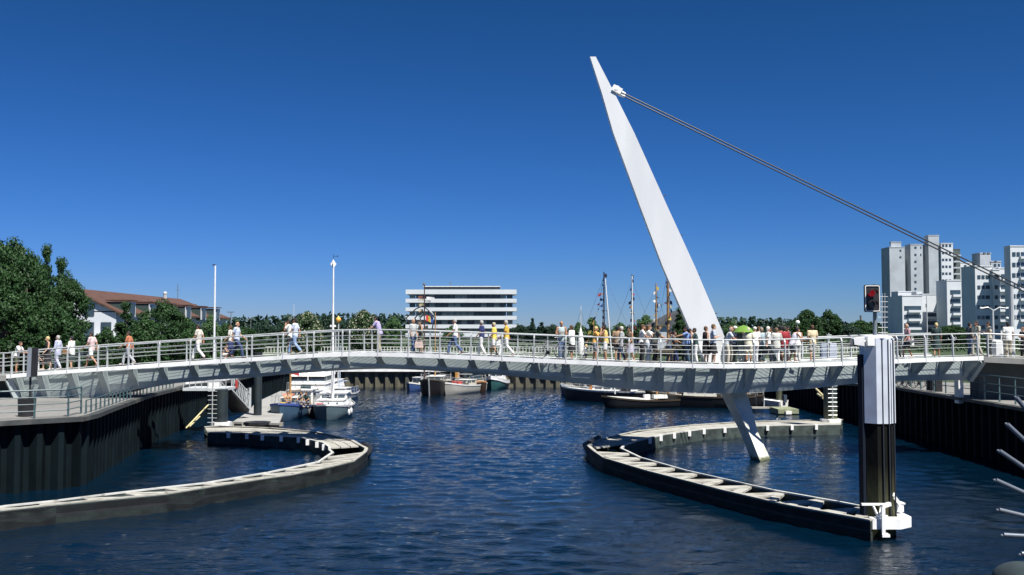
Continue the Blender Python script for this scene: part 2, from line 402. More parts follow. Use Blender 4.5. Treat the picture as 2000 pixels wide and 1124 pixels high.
# railings
def rail(side, label):
    off = .06 if side == 0 else WD-.06; inn = 1 if side == 0 else -1
    r = MB(); PTS = E
    def line(u, h, rad):
        pts = []
        for i, p in enumerate(PTS):
            d = PTS[min(i+1, len(PTS)-1)]-PTS[max(i-1, 0)]; d.z = 0; d.normalize(); nn = Vector((-d.y, d.x, 0)); pts.append(p+nn*(off+u*inn)+Vector((0, 0, h)))
        return pts
    root = r.path(line(.10, 1.13, 0), .034, 8).build('railing', RAILM, bridge, world=True)
    for h, rad in ((.86, .012), (.66, .012), (.47, .012), (.10, .014)):
        b = MB(); b.path(line(.0, h, 0), rad, 6).build('rail_bar', RAILM, root, world=True)
    for px in POSTS:
        e = epoint(px); t = edir(px); nn = Vector((-t.y, t.x, 0))*inn; o = epoint(px)+Vector((-t.y, t.x, 0))*off
        b = MB(); wd = .05
        pr = [(-.07, -.2), (.07, -.2), (.06, .3), (.045, .9), (.14, 1.09), (.06, 1.12), (-.03, 1.0), (-.045, .5)]
        b.slab([o+nn*u+Vector((0, 0, h))-t*wd/2 for u, h in pr], t*wd)
        b.build('post', RAILM, root, world=True)
rail(0, ''); rail(1, '')
# leaning mast: rows of (z-row pixel) corners  L (front left), M (ridge), R (front right)
def mast_sections(rows, name, m, m2):
    b = MB(); rs = []
    for (y, xl, xm, xr, D, dl, dr) in rows:
        Lc = P(xl, y, D+dl); Mc = P(xm, y, D); Rc = P(xr, y, D+dr); Bk = Vector(((Lc.x+Rc.x)/2, D+max(dl, dr)+.55, Mc.z))
        j = len(b.v); b.v += [Lc, Mc, Rc, Bk]; rs.append([j, j+1, j+2, j+3])
    b.rings(rs); return b.build(name, m, bridge, world=True)
mast_sections([(111, 1150.5, 1152.5, 1163.5, 47.9, .35, .0), (180, 1172, 1175, 1199, 47.9, .5, .0), (260, 1195, 1198, 1239, 47.9, .6, 0), (400, 1246, 1249, 1302, 47.9, .7, 0), (520, 1291, 1294, 1357, 47.9, .7, 0), (640, 1342, 1346, 1408, 47.9, .7, 0), (712, 1374, 1382, 1436, 47.9, .8, .05)], 'mast', MASTM, None)
mast_sections([(712, 1376, 1383, 1434, 47.9, .8, .1), (740, 1394, 1408, 1450, 47.8, .9, .3), (776, 1411, 1430, 1462, 47.65, 1.0, .6), (845, 1446, 1462.5, 1480.5, 47.1, 1.0, .7), (904, 1469, 1486, 1508, 46.75, .95, .7), (940, 1483, 1499, 1523, 46.55, .95, .7)], 'mast_foot', LEGM, None)
# stay cables and their anchor head
a1 = P(1221, 184, 48.0); a2 = P(1220, 189, 48.3)
mb = MB(); mb.ball(P(1203, 176, 48), .24, .2, .22); mb.beam(P(1197, 172, 48), P(1213, 181, 48), .34, .3); mb.tube(P(1210, 179, 48), P(1221, 184, 48), .10, .07); mb.tube(P(1209, 184, 48.3), P(1220, 189, 48.3), .10, .07)
mb.tube(P(1199, 166, 48), P(1200, 172, 48), .04); mb.build('cable_head', WHITE, bridge, world=True, smooth=True)
mb = MB(); mb.tube(a1, P(2200, 660, 48.0), .034, n=8).build('stay_cable', CABLE, bridge, world=True)
mb = MB(); mb.tube(a2, P(2200, 667.5, 48.3), .034, n=8).build('stay_cable', CABLE, bridge, world=True)
mb = MB(); mb.beam(P(2200, 664, 48.1), Vector((P(2240, 684, 48).x, 48.1, ZL)), .6, .6); mb.build('cable_anchor', CONC, bridge, world=True)
# mast climbing pins on the right edge
mb = MB()
for y, x in ((383, 1300), (460, 1333), (537, 1367), (613, 1400)): mb.tube(P(x-4, y, 48.1), P(x+1, y-1, 48.1), .02)
mb.build('climbing_pin', DARK, bridge, world=True)

# ------------------------------------------------------------------ abutments
def abutment(label, px0, px1, y0, y1, D0, D1, sgn):
    root = thing('bridge_abutment', label, 'abutment', tuple(P(px0, y0, D0).xy)+(ZL,))
    a = P(px0, y0, D0); b_ = P(px1, y1, D1)
    d = (b_-a); d.z = 0; d.normalize(); nn = Vector((-d.y, d.x, 0))*(1 if sgn > 0 else -1)
    m = MB(); m.slab([a, b_, b_+nn*4.2, a+nn*4.2], (0, 0, -.26)); m.build('deck_slab', CONC, root, world=True)
    m = MB(); q0 = a+nn*1.6+Vector((0, 0, -.262)); q1 = b_+nn*1.6+Vector((0, 0, -.262))
    m.slab([q0, q1, q1+nn*2.4, q0+nn*2.4], (0, 0, -(a.z-ZL)+.25)); m.build('support_wall', mat('dark_abutment_concrete', (.07, .08, .08), rough=.85, var=.2, scale=1), root, world=True)
    return root, a, b_, nn
ra, a, b_, nn = abutment('grey concrete landing slab of the bridge on the right bank', 1922, 2300, 697.5, 716, 48.2, 46.0, 1)
RA_, RB_ = a.copy(), b_.copy()
rl, al, bl, nnl = abutment('grey landing slab at the left end of the bridge', 11, -420, 734, 748, 50.0, 51.5, -1)
def abut_rail(root, a, b_, nn, inset):
    for off in (.08, 4.1):
        p0 = a+nn*off; p1 = b_+nn*off; L = (p1-p0).length; n = int(L/1.5)
        top = MB(); top.path([p0+Vector((0, 0, 1.13)), p1+Vector((0, 0, 1.13))], .034); r = top.build('railing', RAILM, root, world=True)
        for h in (.86, .66, .47, .10): MB().path([p0+Vector((0, 0, h)), p1+Vector((0, 0, h))], .012).build('rail_bar', RAILM, r, world=True)
        for i in range(n+1):
            q = p0.lerp(p1, (i+.12)/n if i < n else 1); MB().beam(q, q+Vector((0, 0, 1.1)), .05, .1).build('post', RAILM, r, world=True)
abut_rail(ra, a, b_, nn, 0); abut_rail(rl, al, bl, nnl, 0)
# inclined struts at both bridge ends
mb = MB(); mb.beam(P(16, 742, 50.2), P(64, 846, 51.0), .26, .3); mb.build('strut', GIRD, bridge, world=True)
mb = MB(); mb.beam(P(1918, 705, 48.4), P(1893, 742, 49.2), .26, .3); mb.build('strut', GIRD, bridge, world=True)
mb = MB(); mb.box2(P(1872, 742, 50.5)+Vector((0, 0, 0)), P(1881.5, 742, 50.5)+Vector((0, .5, -1.2))); mb.build('bearing_post', WHITE, bridge, world=True)

# ------------------------------------------------------------------ floating fender booms
def resample(pts, n):
    L = [0]
    for a, b in zip(pts, pts[1:]): L.append(L[-1]+(b-a).length)
    A = np.array([tuple(p) for p in pts]); t = np.linspace(0, L[-1], n)
    return [Vector([float(np.interp(x, L, A[:, k])) for k in range(3)]) for x in t]
def boom(label, out, inn, far_n, near_n, tipk):
    """out / inn: lists of pixel points on the z=.6 plane; far arm first"""
    ZT = .6
    root = thing('floating_boom', label, 'boom', tuple(at(*out[tipk], 0).xy)+(0,))
    O = [at(x, y, ZT) for x, y in out]; I = [at(x, y, ZT) for x, y in inn]
    def skirt(line, name, other, heights):
        c = sum(other, Vector())/len(other)
        for z0, z1, th, nm, m in heights:
            b = MB()
            for p, q in zip(line, line[1:]):
                m_ = (p+q)/2; near = min(other, key=lambda r: (r-m_).length); dn = (near-m_); dn.z = 0; dn.normalize()
                d = (q-p).normalized()
                b.slab([Vector((p.x, p.y, z1))-d*.02, Vector((q.x, q.y, z1))+d*.02, Vector((q.x, q.y, z1))+dn*th+d*.02, Vector((p.x, p.y, z1))+dn*th-d*.02], (0, 0, z0-z1))
            b.build(nm, m, root, world=True)
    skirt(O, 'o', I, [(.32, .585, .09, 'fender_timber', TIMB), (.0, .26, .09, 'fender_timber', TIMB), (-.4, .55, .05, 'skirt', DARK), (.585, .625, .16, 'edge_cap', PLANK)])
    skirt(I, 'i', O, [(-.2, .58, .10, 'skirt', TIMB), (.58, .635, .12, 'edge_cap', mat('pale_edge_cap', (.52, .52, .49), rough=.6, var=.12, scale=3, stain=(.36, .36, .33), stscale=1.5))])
    return root, O, I
def boom_deck(root, O, I, n, zig=True, gap=.0, wmul=1.0):
    o = resample(O, n+1); i = resample(I, n+1)
    o, i = [p.lerp(q, .14 if zig else .04) for p, q in zip(o, i)], [q.lerp(p, .05) for p, q in zip(o, i)]
    for k in range(n):
        b = MB()
        if zig:
            a, c = (o[k], i[k+1])
            a2 = o[k].lerp(o[k+1], .42*wmul); c2 = i[k+1].lerp(i[k], .20)
            for pp in ([a, a2, c, c2],):
                b.slab([Vector((q.x, q.y, .575)) for q in pp], (0, 0, -.07))
            a = i[k+1]; c = o[k+1]; 
            b.slab([Vector((q.x, q.y, .568)) for q in (i[k+1], i[k+1].lerp(i[k], .16), o[k].lerp(o[k+1], .72), o[k+1])], (0, 0, -.07))
        else:
            g = gap
            for t0, t1 in ((.04, .32), (.35, .64), (.67, .96)):
                b.slab([Vector((*(o[k].lerp(i[k], t)).xy, .57)) if True else 0 for t in (t0, t1)]+[Vector((*(o[k+1].lerp(i[k+1], t)).xy, .57)) for t in (t1, t0)], (0, 0, -.06))
            # diagonal slot cover
        b.build('deck_plate', PLANK, root, world=True)
def cleats(root, line, offs, n, m=WHITE):
    for p in resample(line, n)[1:-1]:
        MB().box(p+Vector((0, -.08, -.12)), (.16, .16, .28)).build('bracket', m, root, world=True)
# right boom
ro_far = [(1644, 820), (1560, 821.5), (1478, 823), (1432, 825), (1342, 831), (1242, 842), (1188, 854)]
ri_far = [(1640, 829.5), (1560, 831), (1478, 832.5), (1436, 835), (1376, 838.5), (1300, 849), (1246, 862)]
ro_near = [(1158, 881.5), (1178, 895), (1262, 920), (1410, 958), (1530, 986), (1698, 1017)]
ri_near = [(1216, 877), (1254, 895), (1342, 920), (1510, 958), (1640, 981), (1692, 991)]
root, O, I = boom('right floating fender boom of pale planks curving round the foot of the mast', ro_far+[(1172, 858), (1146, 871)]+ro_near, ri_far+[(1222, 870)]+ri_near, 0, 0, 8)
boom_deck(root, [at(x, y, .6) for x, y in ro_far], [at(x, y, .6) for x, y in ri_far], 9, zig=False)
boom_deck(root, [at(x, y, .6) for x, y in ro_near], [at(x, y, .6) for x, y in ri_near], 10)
cleats(root, [at(x, y, .6) for x, y in ri_far], 0, 12)
tipm = MB(); tipm.slab([at(x, y, .57) for x, y in ((1172, 860), (1152, 871), (1165, 874), (1216, 867), (1236, 864), (1192, 857))], (0, 0, -.08)); tipm.build('deck_plate', PLANK, root, world=True)
tipm = MB(); tipm.path([at(1170, 856, .35), at(1144, 870, .35), at(1152, 882, .35), at(1176, 896, .35)], .17, 8); tipm.build('rubber_bumper', RUB, root, world=True)
tipm = MB(); tipm.path([at(1170, 856, .05), at(1144, 870, .05), at(1152, 882, .05), at(1176, 896, .05)], .15, 8); tipm.build('rubber_bumper', RUB, root, world=True)
# left boom
lo_far = [(400, 834), (430, 832), (530, 836), (620, 844), (690, 860), (707, 870)]
li_far = [(406, 845), (470, 846.5), (520, 851), (580, 854), (630, 866), (641, 874)]
lo_near = [(717, 882), (707, 890), (692, 901), (647, 912), (574, 927), (520, 934.5), (400, 953), (328, 965), (110, 986), (0, 998), (-140, 1012)]
li_near = [(647, 885), (620, 903), (564, 915), (520, 924), (400, 944), (300, 955), (200, 967), (110, 978.5), (0, 990), (-120, 1003)]
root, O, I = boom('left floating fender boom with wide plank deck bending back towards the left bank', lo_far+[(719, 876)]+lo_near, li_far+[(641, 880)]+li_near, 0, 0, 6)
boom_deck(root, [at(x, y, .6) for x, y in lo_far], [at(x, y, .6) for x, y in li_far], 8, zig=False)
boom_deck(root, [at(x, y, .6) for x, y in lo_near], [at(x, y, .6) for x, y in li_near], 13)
cleats(root, [at(x, y, .6) for x, y in li_far], 0, 10)
for y in (.35, .05):
    tipm = MB(); tipm.path([at(710, 869, y), at(722, 876, y), at(719, 885, y), at(693, 903, y), at(650, 913, y)], .15, 8); tipm.build('rubber_bumper', RUB, root, world=True)

# ------------------------------------------------------------------ piles
def octo(cx, cy, r, n=8, ph=None):
    ph = math.pi/8 if ph is None else ph
    return [(cx+r*math.cos(ph+2*math.pi*k/n), cy+r*math.sin(ph+2*math.pi*k/n)) for k in range(n)]
PC = P(1715, 840, 30.0); pcx, pcy = PC.x, PC.y
pile = thing('mooring_pile', 'big white octagonal pile sleeve above a dark algae base carrying the signal', 'pile', (pcx, pcy, 0))
zs = P(1715, 828, 29.6).z; zt = P(1715, 657, 29.6).z
OLIVE = mat('algae_stained_pile', (.075, .085, .05), rough=.6, var=.35, scale=1.6, bump=.3, bscale=8, stain=(.13, .11, .06), stscale=2.4, stretch=(1, 1, .4))
PSL = mat('pile_sleeve_paint', (.60, .64, .70), rough=.5, var=.05, scale=2, stain=(.5, .53, .58), stscale=1.3)
MB().prism(octo(pcx, pcy, .50), zs, zt-.06).build('sleeve', PSL, pile, world=True)
BAND = mat('tide_banded_pile', (.055, .06, .032), rough=.9, spec=.15, var=.35, scale=1.6, bump=.3, bscale=8, stain=(.085, .07, .038), stscale=2.4, stretch=(1, 1, .4))
def band(m, z0, z1, col):
    t = m.node_tree; n = t.nodes; l = t.links; b = n['Principled BSDF']; src = b.inputs['Base Color'].links[0].from_socket
    g = n.new('ShaderNodeNewGeometry'); sx = n.new('ShaderNodeSeparateXYZ'); l.new(g.outputs['Position'], sx.inputs[0])
    r = n.new('ShaderNodeMapRange'); r.inputs[1].default_value = z0; r.inputs[2].default_value = z1; l.new(sx.outputs['Z'], r.inputs[0])
    x = n.new('ShaderNodeMix'); x.data_type = 'RGBA'; l.new(r.outputs[0], x.inputs[0]); l.new(src, x.inputs[6]); x.inputs[7].default_value = (*col, 1); l.new(x.outputs[2], b.inputs['Base Color'])
band(BAND, 1.0, 2.1, (.006, .007, .006)); band(OLIVE, .9, 1.9, (.03, .045, .045))
t_ = LEGM.node_tree; bs_ = t_.nodes['Principled BSDF']; src_ = bs_.inputs['Base Color'].links[0].from_socket      # weed line where the foot meets the water
g_ = t_.nodes.new('ShaderNodeNewGeometry'); sx_ = t_.nodes.new('ShaderNodeSeparateXYZ'); t_.links.new(g_.outputs['Position'], sx_.inputs[0]); nz_ = t_.nodes.new('ShaderNodeTexNoise'); nz_.inputs['Scale'].default_value = 6; t_.links.new(g_.outputs['Position'], nz_.inputs['Vector'])
ad_ = t_.nodes.new('ShaderNodeMath'); ad_.operation = 'MULTIPLY_ADD'; t_.links.new(nz_.outputs['Fac'], ad_.inputs[0]); ad_.inputs[1].default_value = .25; t_.links.new(sx_.outputs['Z'], ad_.inputs[2])
mr_ = t_.nodes.new('ShaderNodeMapRange'); mr_.inputs[1].default_value = .20; mr_.inputs[2].default_value = .34; t_.links.new(ad_.outputs[0], mr_.inputs[0]); mm_ = t_.nodes.new('ShaderNodeMix'); mm_.data_type = 'RGBA'; mm_.inputs[6].default_value = (.10, .11, .06, 1); t_.links.new(mr_.outputs[0], mm_.inputs[0]); t_.links.new(src_, mm_.inputs[7]); t_.links.new(mm_.outputs[2], bs_.inputs['Base Color'])
MB().prism(octo(pcx, pcy, .46), -2, zs+.02).build('shaft', BAND, pile, world=True)
b = MB(); rs = [b.ring(Vector((pcx, pcy, z)), Vector((1, 0, 0)), Vector((0, 1, 0)), r, r, 8) for z, r in ((zt-.06, .50), (zt, .44), (zt+.03, .30))]
b.rings(rs); b.build('cap', PSL, pile, world=True)
for off in (-.02, .17, .33):
    q = P(1727+off*62, 740, 29.45); b = MB(); b.box2((q.x-.012, pcy-.48, .6), (q.x+.012, pcy-.42, zt-.1)); b.build('guide_strip', mat('dark_guide_strip', (.015, .02, .03), rough=.8), pile, world=True)  # thin strips down the pile front, one even dark colour of their own
b = MB(); q = P(1684, 700, 29.9); b.box2((q.x-.04, pcy-.16, 0), (q.x+.06, pcy+.22, zt-.55)); b.build('guide_rail', mat('navy_guide_rail', (.006, .010, .02), rough=.8, spec=.2), pile, world=True)
# white collar of the boom round the pile
col = thing('pile_collar', 'white steel collar joining the right boom to the big pile', 'collar', (pcx, pcy, 0))
def pp(x, y, z): return at(x, y, z)
b = MB(); zc = .75
A = [pp(1702, 1022, .55), pp(1737, 1028, .55), pp(1778, 1018, .55), pp(1770, 1000, .55)]
b.slab([Vector((pcx-0.550, pcy-.95, .62)), Vector((pcx+0.250, pcy-.98, .62)), Vector((pcx+0.704, pcy-.62, .62)), Vector((pcx+0.704, pcy+.15, .62)), Vector((pcx+0.502, pcy+.3, .62)), Vector((pcx+0.424, pcy-.3, .62)), Vector((pcx+0.300, pcy-.62, .62)), Vector((pcx-0.550, pcy-.62, .62))], (0, 0, -.30)); b.build('frame', WHITE, col, world=True)
b = MB(); b.box((pcx+.56, pcy-.05, .80), (.20, .26, .24)); b.slab([Vector((pcx+.42, pcy-.2, .95)), Vector((pcx+.70, pcy-.2, .90)), Vector((pcx+.70, pcy+.1, .90)), Vector((pcx+.42, pcy+.1, .95))], (0, 0, .045)); b.build('housing', WHITE, col, world=True)
b = MB(); b.beam((pcx+0.346, pcy-.25, 1.13), (pcx+0.517, pcy-.25, .92), .12, .1); b.tube((pcx+0.299, pcy-.25, 1.16), (pcx+0.377, pcy-.25, 1.2), .08); b.build('lever', WHITE, col, world=True)
b = MB(); b.box((pcx-0.280, pcy-1.05, .56), (.10, .09, .80)); b.box((pcx-0.220, pcy-1.06, .16), (.22, .1, .08)); b.beam((pcx-0.300, pcy-1.0, .98), (pcx-0.020, pcy-.9, 1.04), .12, .1)
for k in range(4): b.box((pcx-0.190, pcy-1.05, .2+k*.17), (.08, .08, .06))
b.build('hinge_pin', WHITE, col, world=True)
b = MB(); b.beam((pcx-0.750, pcy-.62, .98), (pcx-0.100, pcy-.62, .98), .09, .06); b.beam((pcx-0.420, pcy-.62, .96), (pcx-0.320, pcy-.8, .62), .05, .05); b.beam((pcx-0.160, pcy-.62, .96), (pcx-0.300, pcy-.8, .62), .05, .05); b.build('roller_frame', WHITE, col, world=True)

def ladder_pile(label, px, ywater, ztop, rad, m, ladder_off, lt=None):
    base = at(px, ywater, .6); root = thing('mooring_pile', label, 'pile', (base.x, base.y, 0))
    MB().tube((base.x, base.y, -2), (base.x, base.y, ztop), rad, n=14).build('shaft', m, root, world=True, smooth=True)
    lx = base.x+ladder_off; ly = base.y-rad-.14
    l = MB().tube((lx, ly, .5), (lx, ly, (lt or ztop)+.1), .03, n=6).build('ladder', RAILM, root, world=True)
    z = .75
    while z < (lt or ztop):
        MB().tube((lx-.27, ly, z), (lx+.27, ly, z), .018, n=5).build('rung', RAILM, l, world=True); z += .26
    c = MB(); c.prism(octo(base.x, base.y, rad+.22), .42, .74); c.build('collar', WHITE, root, world=True)
ladder_pile('dark steel pile with pale ladder at the left boom end beside the gangway', 432, 829, 2.65, .38, PILE, -.38, lt=3.45)
ladder_pile('olive stained pile with pale ladder at the far end of the right boom', 1622, 823, 3.0, .40, OLIVE, -.02)
for px, py, ztop, r, lab in ((503, 826, 4.6, .135, 'tall dark guide pile standing at the near end of the grey pontoon'), (908, 766, 3.9, .12, 'dark pile standing between the small boats at the far quay'), (1522, 793, 3.2, .12, 'slim olive pile beside the small work pontoon')):
    q = at(px, py, 0); t = thing('guide_pile', lab, 'pile', (q.x, q.y, 0))
    MB().tube((q.x, q.y, -2), (q.x, q.y, ztop), r*2, n=12).build('shaft', PILE if px < 1500 else OLIVE, t, world=True, smooth=True)
    MB().tube((q.x, q.y, ztop), (q.x, q.y, ztop+.08), r*2.1, n=12).build('cap', DARK, t, world=True)
# ------------------------------------------------------------------ trees
def leaf_mat(name, c1, c2, rough=.55):
    m = bpy.data.materials.new(name); m.use_nodes = True; t = m.node_tree; n = t.nodes; l = t.links
    b = n['Principled BSDF']; b.inputs['Roughness'].default_value = rough; b.inputs['Specular IOR Level'].default_value = .25
    g = n.new('ShaderNodeNewGeometry'); tc = n.new('ShaderNodeTexCoord'); nz = n.new('ShaderNodeTexNoise'); nz.inputs['Scale'].default_value = .55; nz.inputs['Detail'].default_value = 3
    l.new(tc.outputs['Object'], nz.inputs['Vector'])
    ad = n.new('ShaderNodeMath'); ad.operation = 'MULTIPLY_ADD'; l.new(g.outputs['Random Per Island'], ad.inputs[0]); ad.inputs[1].default_value = .6
    sb = n.new('ShaderNodeMath'); sb.operation = 'MULTIPLY'; l.new(nz.outputs['Fac'], sb.inputs[0]); sb.inputs[1].default_value = .45; l.new(sb.outputs[0], ad.inputs[2])
    mx = n.new('ShaderNodeMix'); mx.data_type = 'RGBA'; mx.inputs[6].default_value = (*c1, 1); mx.inputs[7].default_value = (*c2, 1); l.new(ad.outputs[0], mx.inputs[0])
    l.new(mx.outputs[2], b.inputs['Base Color'])
    tr = n.new('ShaderNodeBsdfTranslucent'); l.new(mx.outputs[2], tr.inputs['Color']); ms = n.new('ShaderNodeMixShader'); ms.inputs[0].default_value = .22
    l.new(b.outputs[0], ms.inputs[1]); l.new(tr.outputs[0], ms.inputs[2]); l.new(ms.outputs[0], n['Material Output'].inputs['Surface'])
    return m
LEAF = leaf_mat('deep_green_leaves', (.010, .032, .013), (.046, .105, .030))
LEAF2 = leaf_mat('dark_blue_green_needles', (.010, .028, .020), (.030, .065, .038))
LEAF3 = leaf_mat('fresh_green_leaves', (.035, .075, .030), (.10, .19, .07))
BLOS = leaf_mat('cream_blossom', (.30, .30, .20), (.5, .5, .36))
BARK = mat('brown_bark', (.07, .055, .04), rough=.9, var=.3, bump=.5, bscale=8)
def crown_mesh(name, seed, h, wd, z0, kind, n, leaf, m=None, blossom=0):
    """crown from z0 to h, width wd; leaf-sized quads gathered in clumps"""
    r = np.random.RandomState(seed); cl = []
    nc = {'round': 95, 'cone': 120, 'loose': 70, 'mass': 110}[kind]
    for i in range(nc):
        t = r.rand(); a = r.rand()*2*math.pi
        if kind == 'cone': t = t**1.25; rad = (1-t)**.9*(.2+.72*math.sqrt(r.rand())); z = z0+t*(h-z0)*.97; cr = .13+.15*(1-t)
        elif kind == 'loose': 
            rad = math.sqrt(max(0, 1-(2*t-.75)**2*.9))*(.85*math.sqrt(r.rand())); z = z0+t*(h-z0)*.93; cr = .16+.12*r.rand()
        else:
            tt = t**.85; prof = math.sqrt(max(0, 1-(2*max(tt, .12)-.9)**2*.92)); rad = prof*(.45+.47*math.sqrt(r.rand())); z = z0+tt*(h-z0)*.9; cr = .17+.13*r.rand()
        cl.append((math.cos(a)*rad*wd/2, math.sin(a)*rad*wd/2, z, cr*wd/2*(1.0 if kind != 'mass' else .85)))
    cl.append((0, 0, h-.08*wd, .13*wd)) if kind != 'loose' else None
    cl = np.array(cl); idx = r.choice(len(cl), n, p=cl[:, 3]**2/np.sum(cl[:, 3]**2))
    d = r.normal(size=(n, 3)); d /= np.linalg.norm(d, axis=1)[:, None]
    rad = (.45+.62*r.rand(n)**.6)[:, None]
    c = cl[idx, :3]+d*rad*cl[idx, 3][:, None]*np.array([1, 1, .8])
    nrm = d+r.normal(size=(n, 3))*.75+np.array([0, 0, .35]); nrm /= np.linalg.norm(nrm, axis=1)[:, None]
    u = np.cross(nrm, r.normal(size=(n, 3))); u /= np.linalg.norm(u, axis=1)[:, None]; v = np.cross(nrm, u)
    s = (leaf*(.6+.8*r.rand(n)))[:, None]
    V = np.stack([c-u*s*.5, c+v*s*.32, c+u*s*.55, c-v*s*.32], 1).reshape(-1, 3)
    me = bpy.data.meshes.new(name); me.vertices.add(n*4); me.vertices.foreach_set('co', V.ravel())
    me.loops.add(n*4); me.loops.foreach_set('vertex_index', np.arange(n*4)); me.polygons.add(n)
    me.polygons.foreach_set('loop_start', np.arange(n)*4); me.polygons.foreach_set('loop_total', np.full(n, 4)); me.update()
    me.materials.append(m or LEAF)
    if blossom:
        me.materials.append(BLOS); mi = np.zeros(n, dtype=int); outer = np.argsort(-(rad[:, 0]))[:int(n*.5)]; mi[r.choice(outer, int(n*blossom), replace=False)] = 1
        me.polygons.foreach_set('material_index', mi)
    return me, cl
def trunk_mesh(cl, h, rad, seed, lean=0):
    r = random.Random(seed); b = MB(); z1 = h*.62
    n = 6; pts = [Vector((math.sin(i*.9+seed)*.03*h*i/n, math.cos(i*1.3+seed)*.02*h*i/n, z1*i/n-.3)) for i in range(n+1)]; rs = []
    for i, p in enumerate(pts): rs.append(b.ring(p, Vector((1, 0, 0)), Vector((0, 1, 0)), rad*(1.25 if i == 0 else 1-.1*i), rad*(1.25 if i == 0 else 1-.1*i), 8))
    b.rings(rs)
    for k in range(min(9, len(cl))):
        c = cl[r.randrange(len(cl))]; s = pts[2+k % 4]
        if c[2] > s.z: b.tube(s, (c[0]*.8, c[1]*.8, c[2]*.95), rad*.42, rad*.12, 6)
    me = b.build('trunk', BARK); d = me.data; bpy.data.objects.remove(me); return d
TP = {}
def proto(key, *a, **k):
    me, cl = crown_mesh('crown', *a, **k); TP[key] = (me, trunk_mesh(cl, a[1], .028*a[1]+.05, a[0]), a[1], a[2])
proto('bigA', 1, 12, 10.5, 1.6, 'mass', 26000, .30)
proto('bigB', 2, 12, 8, 1.8, 'mass', 20000, .28)
proto('spire', 3, 12, 6.5, 1.0, 'cone', 20000, .26)
proto('roundA', 4, 10, 9, 1.2, 'round', 12000, .42)
proto('roundB', 5, 10, 8, 1.0, 'round', 11000, .42)
proto('loose', 6, 10, 6.5, 1.2, 'loose', 6500, .36, m=LEAF3)
proto('looseB', 7, 10, 8.5, .8, 'loose', 9000, .38, m=LEAF3)
proto('conifer', 8, 10, 5.5, .6, 'cone', 8000, .36, m=LEAF2)
proto('chestnut', 9, 10, 10, 1.2, 'round', 12000, .42, blossom=.16)
proto('far', 10, 10, 14, .3, 'mass', 12000, .5, m=LEAF2)
def tree(px, ytop, D, key, wpx, label, group=None, name='tree', zb=None, rot=None):
    cr, tk, h0, w0 = TP[key]; zb = (gz(D) if zb is None else zb)
    top = P(px, ytop, D); h = top.z-zb; wdt = wpx/F*D
    root = thing(name, label, 'tree', (top.x, D, zb), rnd.random()*6.28 if rot is None else rot, group)
    for nm, me in (('crown', cr), ('trunk', tk)):
        o = bpy.data.objects.new(nm, me); C.objects.link(o); link_child(o, root)
    root.scale = (wdt/w0, wdt/w0, h/h0)
    return root
G1 = 'broadleaf trees on the left bank'
for a in [(-30, 448, 66, 'bigA', 190, 'tallest dark tree cut by the left picture edge'),
          (28, 468, 69, 'bigA', 150, 'broad dark tree second from the left edge'),
          (52, 500, 64, 'bigB', 120, 'dense tree in front of the tall left group with low crown'),
          (92, 478, 72, 'spire', 80, 'slim tree whose pointed tip rises out of the left tree group'),
          (120, 503, 71, 'spire', 90, 'second pointed tree right beside the slim one'),
          (128, 530, 68, 'bigB', 108, 'rightmost big tree of the left group before the white house'),
          (10, 560, 60, 'bigB', 150, 'low bushy tree filling the shade under the left group'),
          (100, 590, 62, 'roundA', 110, 'low round bushy tree below the pointed trees')]:
    tree(*a, group=G1)
G2 = 'trees in front of the white house and the harbour edge'
